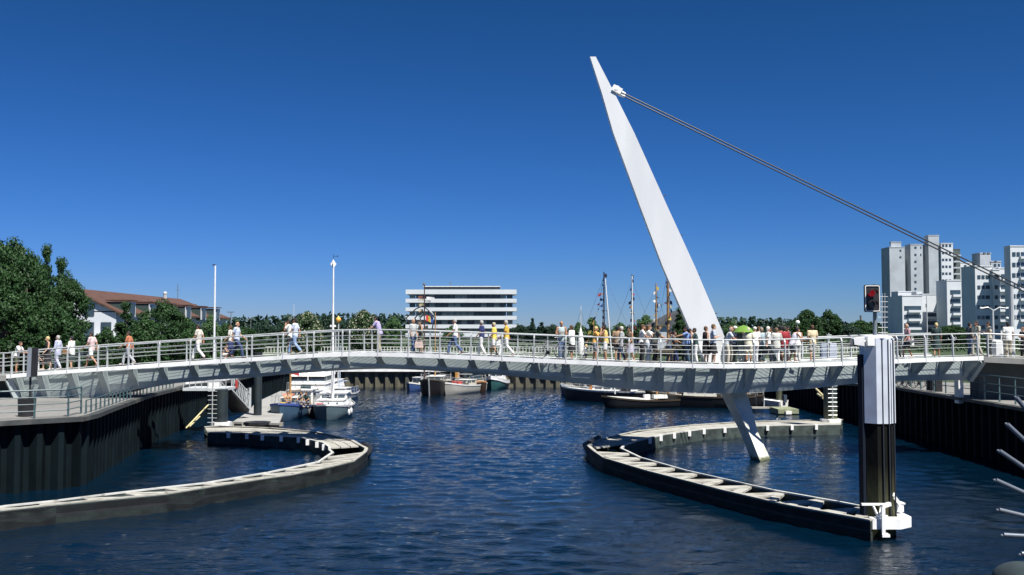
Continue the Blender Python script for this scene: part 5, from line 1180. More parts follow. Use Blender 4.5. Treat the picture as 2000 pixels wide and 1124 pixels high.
def boat(px, py, rz, L, B, fb, colh, label, sheer=.3, colr=(.75, .75, .72), deckc=(.45, .42, .36), cabin=None, mast=None, extras=(), group=None, boot=None, D=None):
    """px, py: pixel of the waterline middle; rz degrees: 0 = bow away from the viewer"""
    q = at(px, py, 0) if D is None else Vector(((px-1000)/F*D, D, 0))
    t = thing('boat', label, 'boat', tuple(q), R(rz), group); hl = hull(L, B, fb, sheer=sheer)
    hull_mesh(hl, .35).build('hull', paint(colh), t, smooth=True)
    strip(hl, 1.0, -.10, 1.02, .03).build('gunwale', paint(colr), t)
    b = MB()
    for (y, yk, w1, g1), (y2, yk2, w2, g2) in zip(hl, hl[1:]): b.face([(-w1*.98, y, g1-.07), (w1*.98, y, g1-.07), (w2*.98, y2, g2-.07), (-w2*.98, y2, g2-.07)])
    b.build('deck', paint(deckc), t)
    if boot: strip(hl, .9, -fb-.05, .92, -fb+.10)
    if cabin:
        for (y0, y1, wd, z0, z1, col, nwin) in cabin:
            b = MB(); i = wd*.5
            b.rings([[len(b.v)+k for k in range(4)] for _ in (0,)] if False else [b.ring(Vector((0, (y0+y1)/2, z0)), V3((1, 0, 0)), V3((0, 1, 0)), 0, 0, 3)], cap=False) if False else None
            lo = [(-i, y0, z0), (i, y0, z0), (i, y1, z0), (-i, y1, z0)]; hi = [(-i*.9, y0+.08, z1), (i*.9, y0+.08, z1), (i*.9, y1-.18, z1), (-i*.9, y1-.18, z1)]
            k = len(b.v); b.v += [Vector(p_) for p_ in lo+hi]
            for f in ((0,1,2,3), (4,7,6,5), (0,4,5,1), (1,5,6,2), (2,6,7,3), (3,7,4,0)): b.f.append(tuple(k+q_ for q_ in f)); b.mi.append(0)
            cb = b.build('cabin', paint(col), t)
            MB().box((0, (y0+y1)/2-.05, z1+.025), (wd*.98, (y1-y0)*1.0, .05)).build('cabin_roof', paint((.72, .72, .70)), cb)
            if nwin:
                zc = z0+(z1-z0)*.66; hh = (z1-z0)*.34
                for j in range(nwin):
                    x = -wd*.42+wd*.84*(j+.5)/nwin
                    for yy in (y0+.03, y1-.09): MB().box((x, yy, zc), (wd*.84/nwin*.84, .12, hh)).build('window', WIN, cb)
                ns = max(1, int((y1-y0)/.8))
                for j in range(ns):
                    yy = y0+.15+(y1-y0-.4)*(j+.5)/ns
                    for s in (-1, 1): MB().box((s*wd*.475, yy, zc), (.06, (y1-y0-.4)/ns*.75, hh)).build('window', WIN, cb)
    for m_ in (mast or ()):
        (my, mh, mr, mcol) = m_[:4]; mm = WOOD if mcol == 'wood' else paint(mcol)
        ms = MB().tube((0, my, fb-.1), (0, my+(m_[4] if len(m_) > 4 else 0), mh), mr, mr*.55, 8).build('mast', mm, t, smooth=True)
        b = MB(); b.tube((0, my+.05, fb+1.1), (0, my-L*.36, fb+1.0), .05, n=6); b.build('boom', mm, ms)
        if mh > 5: MB().tube((-.62, my, mh*.70), (.62, my, mh*.70), .022, n=5).build('spreader', mm, ms)
        b = MB()
        for e_ in ((0, L*.48, fb+.2), (0, -L*.48, fb+.1), (B*.45, my-.2, fb), (-B*.45, my-.2, fb)): b.tube((0, my, mh*.96), e_, .009, n=4)
        b.build('rigging', CABLE, ms)
    return t, hl
def rails(t, hl, h=.6, y0=-1e9, every=2, col=RAILM):
    b = MB(); prev = {1: None, -1: None}
    for i, (y, yk, w_, g) in enumerate(hl):
        if y < y0: continue
        for s in (1, -1):
            p_ = Vector((s*w_*.93, y, g+h)); 
            if i % every == 0: b.tube((p_.x, y, g-.05), p_, .014, n=5)
            if prev[s]: b.tube(prev[s], p_, .014, n=5); b.tube(prev[s]-V3((0, 0, h*.5)), p_-V3((0, 0, h*.5)), .008, n=4)
            prev[s] = p_
    b.build('guard_rail', col, t)
def fender(t, x, y, z, col=(.7, .7, .68)):
    b = MB(); b.ball((x, y, z), .10, .10, .22, 8, 6); b.tube((x, y, z+.2), (x, y, z+.6), .01, n=4); b.build('fender', paint(col), t, smooth=True)
def gear(t, items):
    for nm, c, s, col in items: 
        b = MB(); b.slab([Vector(c)+V3((-s[0]/2, -s[1]/2, 0)), Vector(c)+V3((s[0]/2, -s[1]/2, 0)), Vector(c)+V3((s[0]/2, s[1]/2, 0)), Vector(c)+V3((-s[0]/2, s[1]/2, 0))], (s[0]*.04, 0, s[2])); b.build(nm, paint(col), t)
def flag(t, x, y, z, w_, h, cols, name='flag', horiz=True, wave=.06, rz=0, parent=None):
    ms = [cloth(c) for c in cols]; b = MB(); n = 6; M = Matrix.Rotation(rz, 3, 'Z'); o = V3((x, y, z)); k = len(cols)
    for j in range(k):
        b.m = j
        for i in range(n):
            def pt(u, v): return o+M@V3((u*w_, math.sin(u*5)*wave*u, -v*h-u*u*h*.35))
            if horiz: b.face([pt(i/n, j/k), pt((i+1)/n, j/k), pt((i+1)/n, (j+1)/k), pt(i/n, (j+1)/k)])
            else: b.face([pt((j+i/n)/k, 0), pt((j+(i+1)/n)/k, 0), pt((j+(i+1)/n)/k, 1), pt((j+i/n)/k, 1)])
    return b.build(name, ms, parent or t)
def bunting(t, pts, n, seed, size=.34):
    r = random.Random(seed); pts = [Vector(p_) for p_ in pts]; size *= .72
    line = MB().path(pts, .008, 4).build('flag_line', CABLE, t)
    cols = [(.35, .04, .04), (.42, .32, .08), (.03, .06, .22), (.6, .6, .58), (.02, .02, .03), (.03, .04, .12), (.40, .18, .06), (.02, .02, .03), (.05, .06, .08)]
    L = [0]
    for p_, q_ in zip(pts, pts[1:]): L.append(L[-1]+(q_-p_).length)
    for i in range(n):
        s = L[-1]*(i+.5)/n; k = max(j for j in range(len(L)) if L[j] <= s); k = min(k, len(pts)-2); p_ = pts[k].lerp(pts[k+1], (s-L[k])/(L[k+1]-L[k]))
        d = (pts[k+1]-pts[k]).normalized(); c = r.choice(cols); b = MB(); sz = size*(.8+.4*r.random()); a_ = r.random()*6.28; sd_ = V3((math.cos(a_), math.sin(a_), -.35)).normalized()
        if r.random() < .4: b.face([p_-d*sz*.5, p_+d*sz*.5, p_+sd_*sz*1.2])
        else: b.face([p_-d*sz*.5, p_+d*sz*.5, p_+d*sz*.45+sd_*sz, p_-d*sz*.45+sd_*sz])
        b.build('signal_flag', cloth(c), line)
def clutter(t, n, L, B, z, seed):
    r = random.Random(seed); cs = [(.68, .68, .66), (.03, .03, .03), (.6, .59, .55), (.05, .06, .10), (.5, .2, .05), (.10, .09, .08), (.04, .04, .04), (.25, .24, .22)]
    for i in range(n):
        b = MB(); s_ = [r.uniform(.18, .7), r.uniform(.2, .8), r.uniform(.12, .55)]; x_ = r.uniform(-.3, .3)*B; y_ = r.uniform(-.36, .33)*L
        b.slab([(x_-s_[0]/2, y_-s_[1]/2, z), (x_+s_[0]/2, y_-s_[1]/2, z), (x_+s_[0]*.45, y_+s_[1]/2, z), (x_-s_[0]*.45, y_+s_[1]/2, z)], (r.uniform(-.1, .1), r.uniform(-.1, .1), s_[2])); b.build('deck_gear', paint(r.choice(cs)), t)
G3 = 'boats moored at the grey pontoon'
# blue steel ketch, bow towards the viewer
t, hl = boat(575, 813, 178, 8.5, 2.75, .78, (.05, .10, .16), 'dark blue ketch with brown wooden mast, bow towards the bridge at the pontoon', sheer=.42, colr=(.05, .09, .32), cabin=[(-1.6, .9, 1.7, .75, 1.35, (.30, .22, .14), 3), (-2.9, -1.7, 1.9, .75, 1.75, (.62, .62, .60), 3)], mast=[(1.2, 6.05, .085, 'wood', 0)], group=G3)
rails(t, hl, .62, -3.5)
gear(t, [('deck_locker', (.5, -.4, 1.36), (.8, .5, .22), (.72, .28, .14)), ('sail_cover', (-.5, 1.9, .85), (.7, .9, .22), (.10, .16, .36)), ('sail_cover', (.5, 2.3, .85), (.6, .7, .20), (.55, .56, .58)), ('anchor_winch', (0, 3.2, 1.0), (.35, .4, .2), (.6, .45, .1)), ('hatch', (.55, 1.2, .8), (.5, .5, .14), (.7, .7, .7)), ('life_ring', (-.7, -.6, 1.36), (.4, .4, .1), (.7, .7, .66))])
for y in (1.5, .2, -1.2): fender(t, 1.42, y, .45); fender(t, -1.42, y, .45, (.1, .1, .1))
bunting(t, [(0, 1.2, 5.6), (-.55, .4, 3.6), (-.9, -1.6, 2.6), (-1.1, -3.2, 1.6)], 9, 4, .30)
flag(t, .0, 1.2, 4.6, .7, .5, [(.7, .7, .7), (.04, .09, .4), (.5, .04, .04)]); flag(t, 0, 1.2, 3.5, -.6, .45, [(.04, .09, .4), (.5, .04, .04)])
# white motor sailer with the tall white mast
t, hl = boat(651, 812.5, 183, 8.0, 2.8, .80, (.10, .15, .17), 'motor sailer with dark hull, white top and very tall white mast beside the ketch', sheer=.3, colr=(.72, .72, .70), deckc=(.6, .6, .58), cabin=[(-.2, 1.9, 2.0, .8, 1.22, (.74, .74, .72), 0), (-2.6, .1, 2.05, .8, 1.62, (.74, .74, .72), 3)], mast=None, group=G3)
zt_ = P(648, 500, 71).z
ms = MB().tube((.0, .6, .8), (.0, .6, zt_-.45), .115, .05, 10).build('mast', paint((.74, .74, .73)), t, smooth=True)
MB().tube((-.14, 1.1, .8), (-.14, .75, 3.6), .035, n=6).build('furled_sail', paint((.74, .74, .73)), ms)
b = MB(); c = V3((0, .6, zt_-.55)); s = .22
for q_ in ((1, 0, 0), (0, 1, 0), (0, 0, 1)): pass
b.slab([c+V3((0, 0, s*1.5)), c+V3((s, 0, 0)), c-V3((0, 0, s*1.5)), c-V3((s, 0, 0))], (0, .03, 0)); b.slab([c+V3((0, 0, s*1.5)), c+V3((0, s, 0)), c-V3((0, 0, s*1.5)), c-V3((0, s, 0))], (.03, 0, 0)); b.build('radar_reflector', paint((.72, .72, .72)), ms)
b = MB(); b.ball(c+V3((0, -.06, 0)), .085); b.build('masthead_lamp', DARK, ms)
b = MB(); b.tube(c+V3((0, 0, .3)), c+V3((0, 0, .72)), .014, n=5); b.tube(c+V3((-.3, 0, .55)), c+V3((.05, 0, .55)), .012, n=5); b.ball(c+V3((-.3, 0, .58)), .05, n=6, m=5); b.build('wind_vane', DARK, ms)
b = MB(); zz = P(650, 637, 71.5).z; b.box((0, .55, zz), (.42, .12, .15)); b.build('spreader_box', paint((.74, .74, .72)), ms)
b = MB()
for e_ in ((.2, 3.9, 1.1), (0, -3.9, .9)): b.tube((0, .6, zz), e_, .008, n=4)
b.build('rigging', RAILM, ms)
for x in (-.5, .1, .5): 
    b = MB(); b.tube((x, 1.93, 1.0), (x, 1.98, 1.0), .085, n=10); b.build('porthole', WIN, t)
rails(t, hl, .55, .5); fender(t, -1.45, 1.6, .5, (.75, .75, .74)); fender(t, -1.45, 3.0, .5, (.75, .75, .74)); fender(t, 1.45, 1.2, .45, (.1, .1, .1))
gear(t, [('rope_coil', (.6, 2.6, .95), (.4, .4, .14), (.5, .1, .1)), ('deck_box', (.9, 1.5, .85), (.35, .8, .3), (.6, .6, .58))])
# big white excursion boat behind both
t, hl = boat(614, 779, 180, 16, 3.9, .85, (.70, .70, .69), 'broad white excursion boat with dark wheelhouse window behind the two smaller boats', sheer=.35, cabin=[(-7, 3.2, 3.2, .75, 1.45, (.75, .75, .73), 0)], group=G3)
wh = MB(); k = len(wh.v)
for z_, y1, hw in ((2.15, 3.0, 1.55), (2.6, 2.9, 1.5), (2.62, 2.9, 1.5), (3.2, 2.4, 1.38)): pass
MB().box((0, .2, 1.60), (3.0, 5.4, .24)).build('upper_deck', paint((.75, .75, .73)), t)
b = MB(); b.slab([(-1.45, 2.9, 1.72), (1.45, 2.9, 1.72), (1.36, 2.55, 2.14), (-1.36, 2.55, 2.14)], (0, -5.2, 0)); b.build('window_band', WIN, t)
b = MB(); b.slab([(-1.5, 2.95, 2.14), (1.5, 2.95, 2.14), (1.3, 2.5, 2.78), (-1.3, 2.5, 2.78)], (0, -5.4, 0)); b.build('wheelhouse_roof', paint((.76, .76, .74)), t)
MB().box((0, 2.90, 1.93), (.07, .12, .40)).build('window_post', paint((.75, .75, .73)), t)
gear(t, [('life_raft', (-1.0, 1.6, 2.78), (.6, .5, .3), (.75, .75, .73)), ('radar', (.1, 2.0, 2.78), (.5, .16, .22), (.06, .06, .06)), ('bench', (.9, 1.5, 2.78), (.9, .4, .28), (.74, .74, .72)), ('door', (.1, 3.22, .75), (.9, .06, .62), (.03, .06, .07))])
rails(t, hl, .7, 3)
# small yacht seen right behind the motor sailer
t, hl = boat(669, 781, 172, 6.4, 2.0, .6, (.30, .34, .36), 'small yacht with blue cockpit cover behind the motor sailer', sheer=.3, cabin=[(-.6, 1.2, 1.3, .6, 1.05, (.70, .70, .68), 2)], mast=[(.8, 4.9, .05, (.40, .48, .62), 0)], group=G3); rails(t, hl, .55, -2.5)
gear(t, [('cockpit_cover', (0, -1.6, .62), (1.6, 1.6, .35), (.02, .04, .10))])
G4 = 'small boats moored at the far quay'
t, hl = boat(851, 769, 176, 9, 2.9, 1.15, (.012, .010, .010), 'black bowed sailing boat with white stem carrying the chevron daymarks', sheer=.5, colr=(.10, .09, .07), cabin=[(-2, 1, 1.6, 1.1, 1.7, (.25, .24, .2), 2)], mast=[(.4, 8.0, .08, 'wood', 0)], group=G4); rails(t, hl, .7, -3.5)
clutter(t, 9, 9.0, 2.9, 1.10, 851)
b = MB(); b.beam((0, 4.53, 1.55), (0, 4.0, -.05), .10, .08); b.build('stem_band', paint((.7, .7, .68)), t)
q = at(829, 765, 0); zD = 104.5
dm = thing('daymark_rig', 'black and white chevron shaped rig with flags before the office block', 'ship rig', (P(829, 700, zD).x, zD, ZF))
def pv(x, y, dz=0): return P(x, y, zD+dz)
MB().tube((pv(829, 700).x, zD, ZF-1.5), pv(829, 556), .10, .05, 8).build('mast', mat('dark_red_brown_mast', (.06, .025, .02)), dm, world=True)
for nm, pts, th in (('diamond_frame', [(806, 640), (793, 622), (812, 604), (826, 598), (838, 608), (850, 622), (846, 632), (844, 644)], .28), ('inner_chevron', [(820, 636), (810, 622), (819, 612), (826, 606)], .30), ('inner_chevron', [(826, 634), (820, 622), (828, 614)], .24)):
    b = MB()
    for p_, q_ in zip(pts, pts[1:]): b.beam(pv(*p_), pv(*q_), .10, th, up=(0, 1, 0)); 
    b.build(nm, DARK, dm, world=True)
for nm, c, w_, h_, cols, hz_ in (('flag', (833, 580), .85, .30, [(.70, .70, .68)], True), ('flag', (830, 586), .62, .22, [(.35, .38, .38)], True), ('flag', (826, 578), -.5, .22, [(.18, .07, .05)], True), ('flag', (828, 584), -.65, .2, [(.45, .40, .32)], True), ('flag', (827, 593), -.45, .2, [(.32, .30, .12)], True), ('flag', (829, 596), -.5, .2, [(.42, .34, .36)], True), ('flag', (832, 616), .5, .6, [(.55, .05, .04), (.65, .50, .06)], False), ('flag', (839, 606), .42, 1.2, [(.60, .62, .64), (.06, .12, .4)], True), ('flag', (826, 604), -.4, .3, [(.45, .35, .2)], True), ('flag', (826, 612), -.45, .35, [(.10, .16, .16)], True), ('flag', (836, 636), -.4, .5, [(.05, .05, .04)], True)):
    p_ = pv(*c); flag(dm, p_.x-dm.location.x, 0, p_.z-dm.location.z, w_, h_, cols, horiz=hz_)
t, hl = boat(905, 768, 150, 7, 2.3, .8, (.36, .35, .31), 'cream boat with red and white gear lying obliquely at the far quay', sheer=.4, cabin=[(-1.4, .6, 1.4, .8, 1.3, (.40, .38, .32), 2)], mast=[(.9, 3.6, .05, (.3, .3, .3), 0)], group=G4); rails(t, hl, .6, -2.5)
clutter(t, 9, 7.0, 2.3, 0.75, 905)
gear(t, [('red_canopy', (-.2, 1.6, 1.0), (1.0, .7, .25), (.5, .08, .06)), ('orange_oilskin', (.6, .2, 1.5), (.3, .3, .7), (.6, .32, .08)), ('deck_chest', (.3, -1.8, .8), (.6, .6, .4), (.68, .68, .66))])
t, hl = boat(924, 764, 200, 6, 2.2, .75, (.05, .028, .018), 'brown wooden boat half hidden by the dark pile at the far quay', sheer=.4, colr=(.5, .25, .1), cabin=[(-1, .8, 1.4, .75, 1.9, (.03, .05, .04), 2)], mast=[(.6, 3.4, .05, 'wood', 0)], group=G4); rails(t, hl, .6)
clutter(t, 5, 6.0, 2.2, 0.70, 924)
gear(t, [('brown_awning', (0, 1.5, 1.0), (1.2, .8, .12), (.4, .2, .08)), ('white_awning', (.2, .4, 1.95), (1.2, .8, .12), (.7, .68, .62))])
t, hl = boat(970, 758, 172, 8, 2.5, .85, (.03, .10, .10), 'teal hulled launch with white bow stripe at the far quay', sheer=.6, colr=(.72, .72, .70), cabin=[(-2.4, .5, 1.7, .85, 1.9, (.72, .72, .70), 2)], group=G4); rails(t, hl, .5, 0)
clutter(t, 9, 8.0, 2.5, 0.80, 970)
strip(hl, 1.01, -.34, 1.02, -.12).build('white_stripe', paint((.72, .72, .72)), t)
t, hl = boat(818, 762, 160, 4.8, 1.8, .6, (.04, .08, .22), 'little blue and white motor boat left of the black bowed boat', sheer=.3, cabin=[(-.8, .6, 1.1, .6, 1.3, (.7, .7, .68), 2)], group=G4)
clutter(t, 5, 4.8, 1.8, 0.55, 818)
G5 = 'traditional boats moored on the right side of the basin'
t, hl = boat(1193, 784, 62, 9.5, 2.9, .95, (.018, .018, .024), 'long black hulled yacht with white deckhouse left of the open sloop', sheer=.25, colr=(.72, .72, .7), deckc=(.6, .6, .57), cabin=[(-2.2, 1.5, 1.6, .95, 1.3, (.7, .7, .68), 3), (-1.6, .2, 1.5, 1.3, 1.55, (.7, .7, .68), 2)], mast=[(.6, 11.35, .095, (.03, .03, .05), 0)], group=G5); rails(t, hl, .55)
clutter(t, 9, 9.5, 2.9, 0.90, 1193)
bunting(t, [(0, .6, 11.3), (.1, 1.1, 8.4), (.1, 1.9, 6.0), (.1, 3.0, 3.0)], 20, 11, .40); bunting(t, [(0, .65, 10.2), (0, .8, 6.5), (0, 1.3, 3.0)], 14, 12, .36)
MB().tube(P(1182, 545, 84), P(1201, 712, 84), .05, .06, 7).build('leaning_pole', paint((.7, .7, .68)), t, world=True) if False else None
lp = thing('leaning_pole', 'slim white pole leaning beside the dark flagged mast', 'pole', tuple(P(1201, 712, 84)))
MB().tube(P(1182, 545, 84), P(1201, 770, 84), .045, .07, 7).build('pole', paint((.7, .7, .68)), lp, world=True)
t, hl = boat(1240, 781, 66, 8, 2.4, .85, (.03, .05, .16), 'navy hulled yacht with white cabin between the black yacht and the sloop', sheer=.25, deckc=(.6, .6, .58), cabin=[(-1.6, 1.5, 1.4, .85, 1.3, (.72, .72, .70), 3)], mast=[(.2, 11.1, .09, (.70, .70, .68), 0)], group=G5); rails(t, hl, .5)
clutter(t, 9, 8.0, 2.4, 0.80, 1240)
bunting(t, [(0, .25, 11.3), (.1, .35, 7.5), (.1, .8, 4.5), (0, 1.0, 2.6)], 22, 13, .40); bunting(t, [(0, .2, 9.3), (.1, -.1, 5), (0, -.3, 3)], 10, 23, .34)
t, hl = boat(1262, 796, 108, 7.8, 2.3, .62, (.007, .008, .010), 'open black sloop with pale foredeck lying in front of the other boats', sheer=.40, colr=(.06, .045, .03), deckc=(.55, .54, .5), mast=[(-.95, 10.0, .095, 'wood', 0)], group=G5)
flag(t, .2, -3.4, 1.9, .12, .9, [(.03, .03, .03), (.5, .05, .04), (.65, .5, .08)], horiz=False); flag(t, .3, -.9, 2.1, .3, .8, [(.6, .3, .08), (.65, .5, .08)], horiz=False); MB().tube((.2, -3.4, .6), (.2, -3.4, 2.0), .02, n=5).build('flagstaff', WOOD, t)
bunting(t, [(0, -.95, 9.8), (.1, -.8, 6.0), (0, -.6, 3.2)], 18, 14, .36); MB().slab([(-.9, .3, .62), (.9, .3, .62), (.35, 3.4, .84), (-.35, 3.4, .84)], (0, 0, .12)).build('cockpit_cover', paint((.68, .67, .63)), t); gear(t, [('sail_bundle', (.0, -1.2, .7), (.5, 1.2, .3), (.6, .6, .56)), ('thwart', (0, -2.4, .5), (1.6, .25, .08), (.2, .12, .06)), ('seat_locker', (.1, -.1, .62), (.3, .5, .4), (.7, .7, .68))])
t, hl = boat(1366, 795, 70, 9, 2.7, .9, (.008, .009, .010), 'dark working boat with tall thick wooden mast beside the mast foot of the bridge', sheer=.4, colr=(.08, .06, .04), cabin=[(-1.5, 1.2, 1.5, .9, 1.45, (.5, .49, .44), 2)], mast=[(2.5, 11.6, .16, 'wood', 0)], group=G5); rails(t, hl, .5)
clutter(t, 9, 9.0, 2.7, 0.85, 1366)
bunting(t, [(0, 2.5, 11.0), (-.1, 2.3, 8.0), (-.1, 2.0, 5.0), (-.1, 1.8, 3.0)], 24, 15, .38); bunting(t, [(0, 2.5, 8.6), (.1, 3.1, 8.2), (.3, 3.6, 8.7)], 7, 16, .3); bunting(t, [(0, 2.5, 7.0), (.1, 3.1, 6.4), (.3, 3.6, 6.9)], 7, 17, .3)
t, hl = boat(1400, 792, 78, 7.5, 2.4, .85, (.010, .010, .012), 'low black boat with red and yellow bundles on deck under the bridge girder', sheer=.35, colr=(.07, .05, .04), cabin=[(-2.0, -.4, 1.4, .85, 1.4, (.55, .54, .5), 2)], group=G5); rails(t, hl, .45)
clutter(t, 9, 7.5, 2.4, 0.80, 1400)
gear(t, [('red_bundle', (0, 1.5, .85), (.7, .7, .3), (.5, .06, .05)), ('yellow_bundle', (0, .6, .85), (.6, .6, .3), (.6, .45, .06)), ('white_bundle', (.1, 2.3, .9), (.5, .5, .25), (.7, .7, .68))])
t, hl = boat(1135, 772, 60, 4.6, 1.9, .8, (.02, .04, .12), 'small dark blue boat at the left end of the right hand group', sheer=.2, mast=[(0, 8.6, .05, (.68, .70, .70), 0)], cabin=[(-.9, .4, 1.1, .8, 1.25, (.05, .07, .12), 1)], group=G5)
clutter(t, 5, 4.6, 1.9, 0.75, 1135)
t, hl = boat(1160, 775, 64, 6.2, 2.1, .8, (.03, .03, .035), 'dark boat with short brown mast behind the black yacht', sheer=.2, mast=[(0, 7.3, .07, 'wood', 0)], cabin=[(-1, .8, 1.2, .8, 1.3, (.5, .5, .48), 2)], group=G5)
clutter(t, 9, 6.2, 2.1, 0.75, 1160)
t, hl = boat(1495, 793, 30, 4.2, 1.6, .5, (.6, .6, .57), 'white dinghy with upturned outboard at the small work pontoon', sheer=.25, group=None)
gear(t, [('outboard_motor', (0, -2.1, .4), (.3, .3, .6), (.05, .07, .10)), ('thwart', (0, 0, .42), (1.3, .25, .06), (.5, .5, .45))])
# sitting people on the blue ketch
for (dx, y_, tc_, hc_, lab) in ((563, 69.6, (.5, .30, .18), BR, 'person in orange brown top sitting on the blue ketch left of its mast'), (592, 69.9, (.35, .3, .26), BLK, 'dark haired person sitting on the blue ketch beside the orange locker'), (601, 69.2, TEAL, BLK, 'person in dark green top sitting at the right side of the blue ketch')):
    person(Vector(((dx-1000)/F*y_, y_, .84)), 1.60, R(180+rnd.uniform(-30, 30)), 'crouch', 'shirt', tc_, 'trousers', (.2, .2, .22), 'hair', hc_, 1, lab, 'people on the moored ketch')

# ------------------------------------------------------------------ pontoon, gangway, small work pontoon
A_ = [at(455, 824, .5), at(545, 827, .5), at(556, 800, .5), at(566, 766, .5), at(548, 764, .5), at(500, 786, .5), at(484, 805, .5)]
pt = thing('pontoon', 'light grey floating pontoon running back along the left wall', 'pontoon', (A_[1].x, A_[1].y, 0))
b = MB(); b.slab([Vector((p_.x, p_.y, .5)) for p_ in A_], (0, 0, -.12)); b.build('deck', PLANK if False else mat('pontoon_deck', (.30, .295, .28), rough=.85, var=.1, scale=1, stain=(.22, .22, .21), stscale=.5), pt, world=True)
b = MB(); b.slab([Vector((p_.x, p_.y, .37))*1 for p_ in A_], (0, 0, -.5)); b.build('float', DARK, pt, world=True)
for x_, y_ in ((460, 825), (487, 826), (520, 827), (541, 826)):
    p_ = at(x_, y_, .45); MB().box((p_.x, p_.y-.12, .36), (.8, .22, .24)).build('fender_board', PLANK, pt, world=True)
p_ = at(503, 826, .5); b = MB(); b.prism(octo(p_.x, p_.y-.1, .82), .40, .56); b.build('pile_guide', DARK, pt, world=True)
gw = thing('gangway', 'grey mesh sided gangway sloping from the left quay platform to the pontoon', 'gangway', (P(440, 760, 64).x, 64, 0))
g0 = P(441, 762, 62.5); g1 = P(478, 802, 64.5)
def offs(p_, dx, dz=0): return p_+V3((dx, 0, dz))
b = MB(); b.slab([offs(g0, -.8), offs(g0, .35), offs(g1, .3), offs(g1, -.8)], (0, 0, -.14)); b.build('walkway', DARK, gw, world=True)
for dx, nm in ((.35, 'railing'), (-.8, 'railing')):
    b = MB(); b.beam(offs(g0, dx, 1.05), offs(g1, dx, 1.0), .06, .06); b.beam(offs(g0, dx, .05), offs(g1, dx, .05), .07, .08); r_ = b.build(nm, RAILM, gw, world=True)
    for k in range(13):
        q_ = g0.lerp(g1, k/12); b = MB(); b.tube(offs(q_, dx, .05), offs(q_, dx, 1.05), .022, n=5)
        if k < 12: q2 = g0.lerp(g1, (k+1)/12); b.tube(offs(q_, dx, .05), offs(q2, dx, 1.03), .014, n=4)
        b.build('baluster', RAILM, r_, world=True)
b = MB(); b.tube(offs(g1, .32, -.1), offs(g1, .32, 1.45), .09, n=8); b.tube(offs(g1, .10, -.1), offs(g1, .10, 1.4), .06, n=8); b.build('end_frame', RAILM, gw, world=True)
b = MB(); q_ = g0.lerp(g1, .22); b.box(offs(q_, .42, .65), (.04, .5, .5)); b.build('red_sign', RED, gw, world=True)
pf = thing('landing_platform', 'white edged landing platform with square white board on the left wall', 'platform', (P(400, 760, 61).x, 61, 0))
x0, x1 = P(360, 757, 60.5).x, P(443, 757, 60.5).x; zp = P(400, 758, 60.5).z
MB().box2((x0, 60.2, zp-.16), (x1, 62.4, zp)).build('deck', mat('platform_edge', (.5, .52, .53), rough=.6), pf, world=True)
MB().box2((P(407, 757, 60.3).x, 60.3, zp-.02), (P(430, 757, 60.3).x, 60.42, P(410, 736, 60.3).z)).build('notice_board', WHITE, pf, world=True)
for h in (.45, .9): MB().tube((x0, 60.3, zp+h), (x1, 60.3, zp+h), .03, n=5).build('rail_bar', RAILM, pf, world=True)
for k in range(8): xx = x0+(x1-x0)*k/7; MB().tube((xx, 60.3, zp), (xx, 60.3, zp+.92), .025, n=5).build('post', RAILM, pf, world=True)
for (p0_, p1_) in (((363, 837), (407, 791)), ((371, 833), (390, 814))):
    MB().tube(P(*p0_, 57.3), P(*p1_, 60.0), .045, n=8).build('yellow_strut', YEL, pf, world=True)
wp = at(1535, 800, .35); t = thing('work_pontoon', 'small weathered work pontoon under the right part of the bridge', 'pontoon', (wp.x, wp.y, 0))
b = MB(); b.box((wp.x, wp.y+.6, .25), (1.5, 2.6, .32)); b.build('float', mat('mossy_timber', (.22, .24, .15), rough=.8, var=.3), t, world=True)
b = MB(); b.box((wp.x-1.2, wp.y+1.8, .34), (1.8, .5, .12)); b.build('plank', PLANK, t, world=True)
b = MB(); b.box((wp.x-.05, wp.y-.85, .18), (.42, .26, .22)); b.build('fender_block', WHITE, t, world=True)
b = MB(); b.tube((wp.x-1.1, wp.y+2.0, .95), (wp.x+.1, wp.y+2.0, .8), .05, n=6); b.tube((wp.x-1.1, wp.y+2.0, .4), (wp.x-1.1, wp.y+2.0, 1.15), .04, n=6); b.tube((wp.x+.05, wp.y+2.0, .4), (wp.x+.05, wp.y+2.0, .8), .03, n=6); b.build('handrail', RAILM, t, world=True)
tub = [((1594, 760), (1607, 773)), ((1597, 770), (1608, 778))]
t = thing('tube_strut', 'two pale tubes sticking out from the dark right wall under the girder', 'strut', tuple(P(1600, 768, 66)))
for p0_, p1_ in tub: MB().tube(P(*p0_, 66), P(*p1_, 64.5), .07, n=8).build('tube', YEL, t, world=True)

# ------------------------------------------------------------------ signal, lamp posts, poles
sg = thing('harbour_signal', 'black harbour traffic light showing red with white border on the big white pile', 'traffic light', (P(1709, 655, 30).x, 30, zt+.03))
b = MB(); b.tube(P(1709, 657, 30), P(1709, 556, 30), .062, n=10); b.build('pole', mat('grey_signal_pole', (.16, .19, .20), rough=.45), sg, world=True, smooth=True)
def rrect(x0, x1, z0, z1, r_, y, n=4):
    pts = []
    for cx_, cz_, a0 in ((x1-r_, z1-r_, 0), (x0+r_, z1-r_, 90), (x0+r_, z0+r_, 180), (x1-r_, z0+r_, 270)):
        for k in range(n+1): an = R(a0+90*k/n); pts.append(Vector((cx_+math.cos(an)*r_, y, cz_+math.sin(an)*r_)))
    return pts
c0 = P(1689, 610, 29.8); c1 = P(1719.5, 556.5, 29.8)
b = MB(); b.slab(rrect(c0.x, c1.x, c0.z, c1.z, .05, 29.82), (0, .05, 0)); bd = b.build('backboard', DARK, sg, world=True)
o1 = rrect(c0.x+.018, c1.x-.018, c0.z+.018, c1.z-.018, .045, 29.81); o2 = rrect(c0.x+.045, c1.x-.045, c0.z+.045, c1.z-.045, .035, 29.81); b = MB()
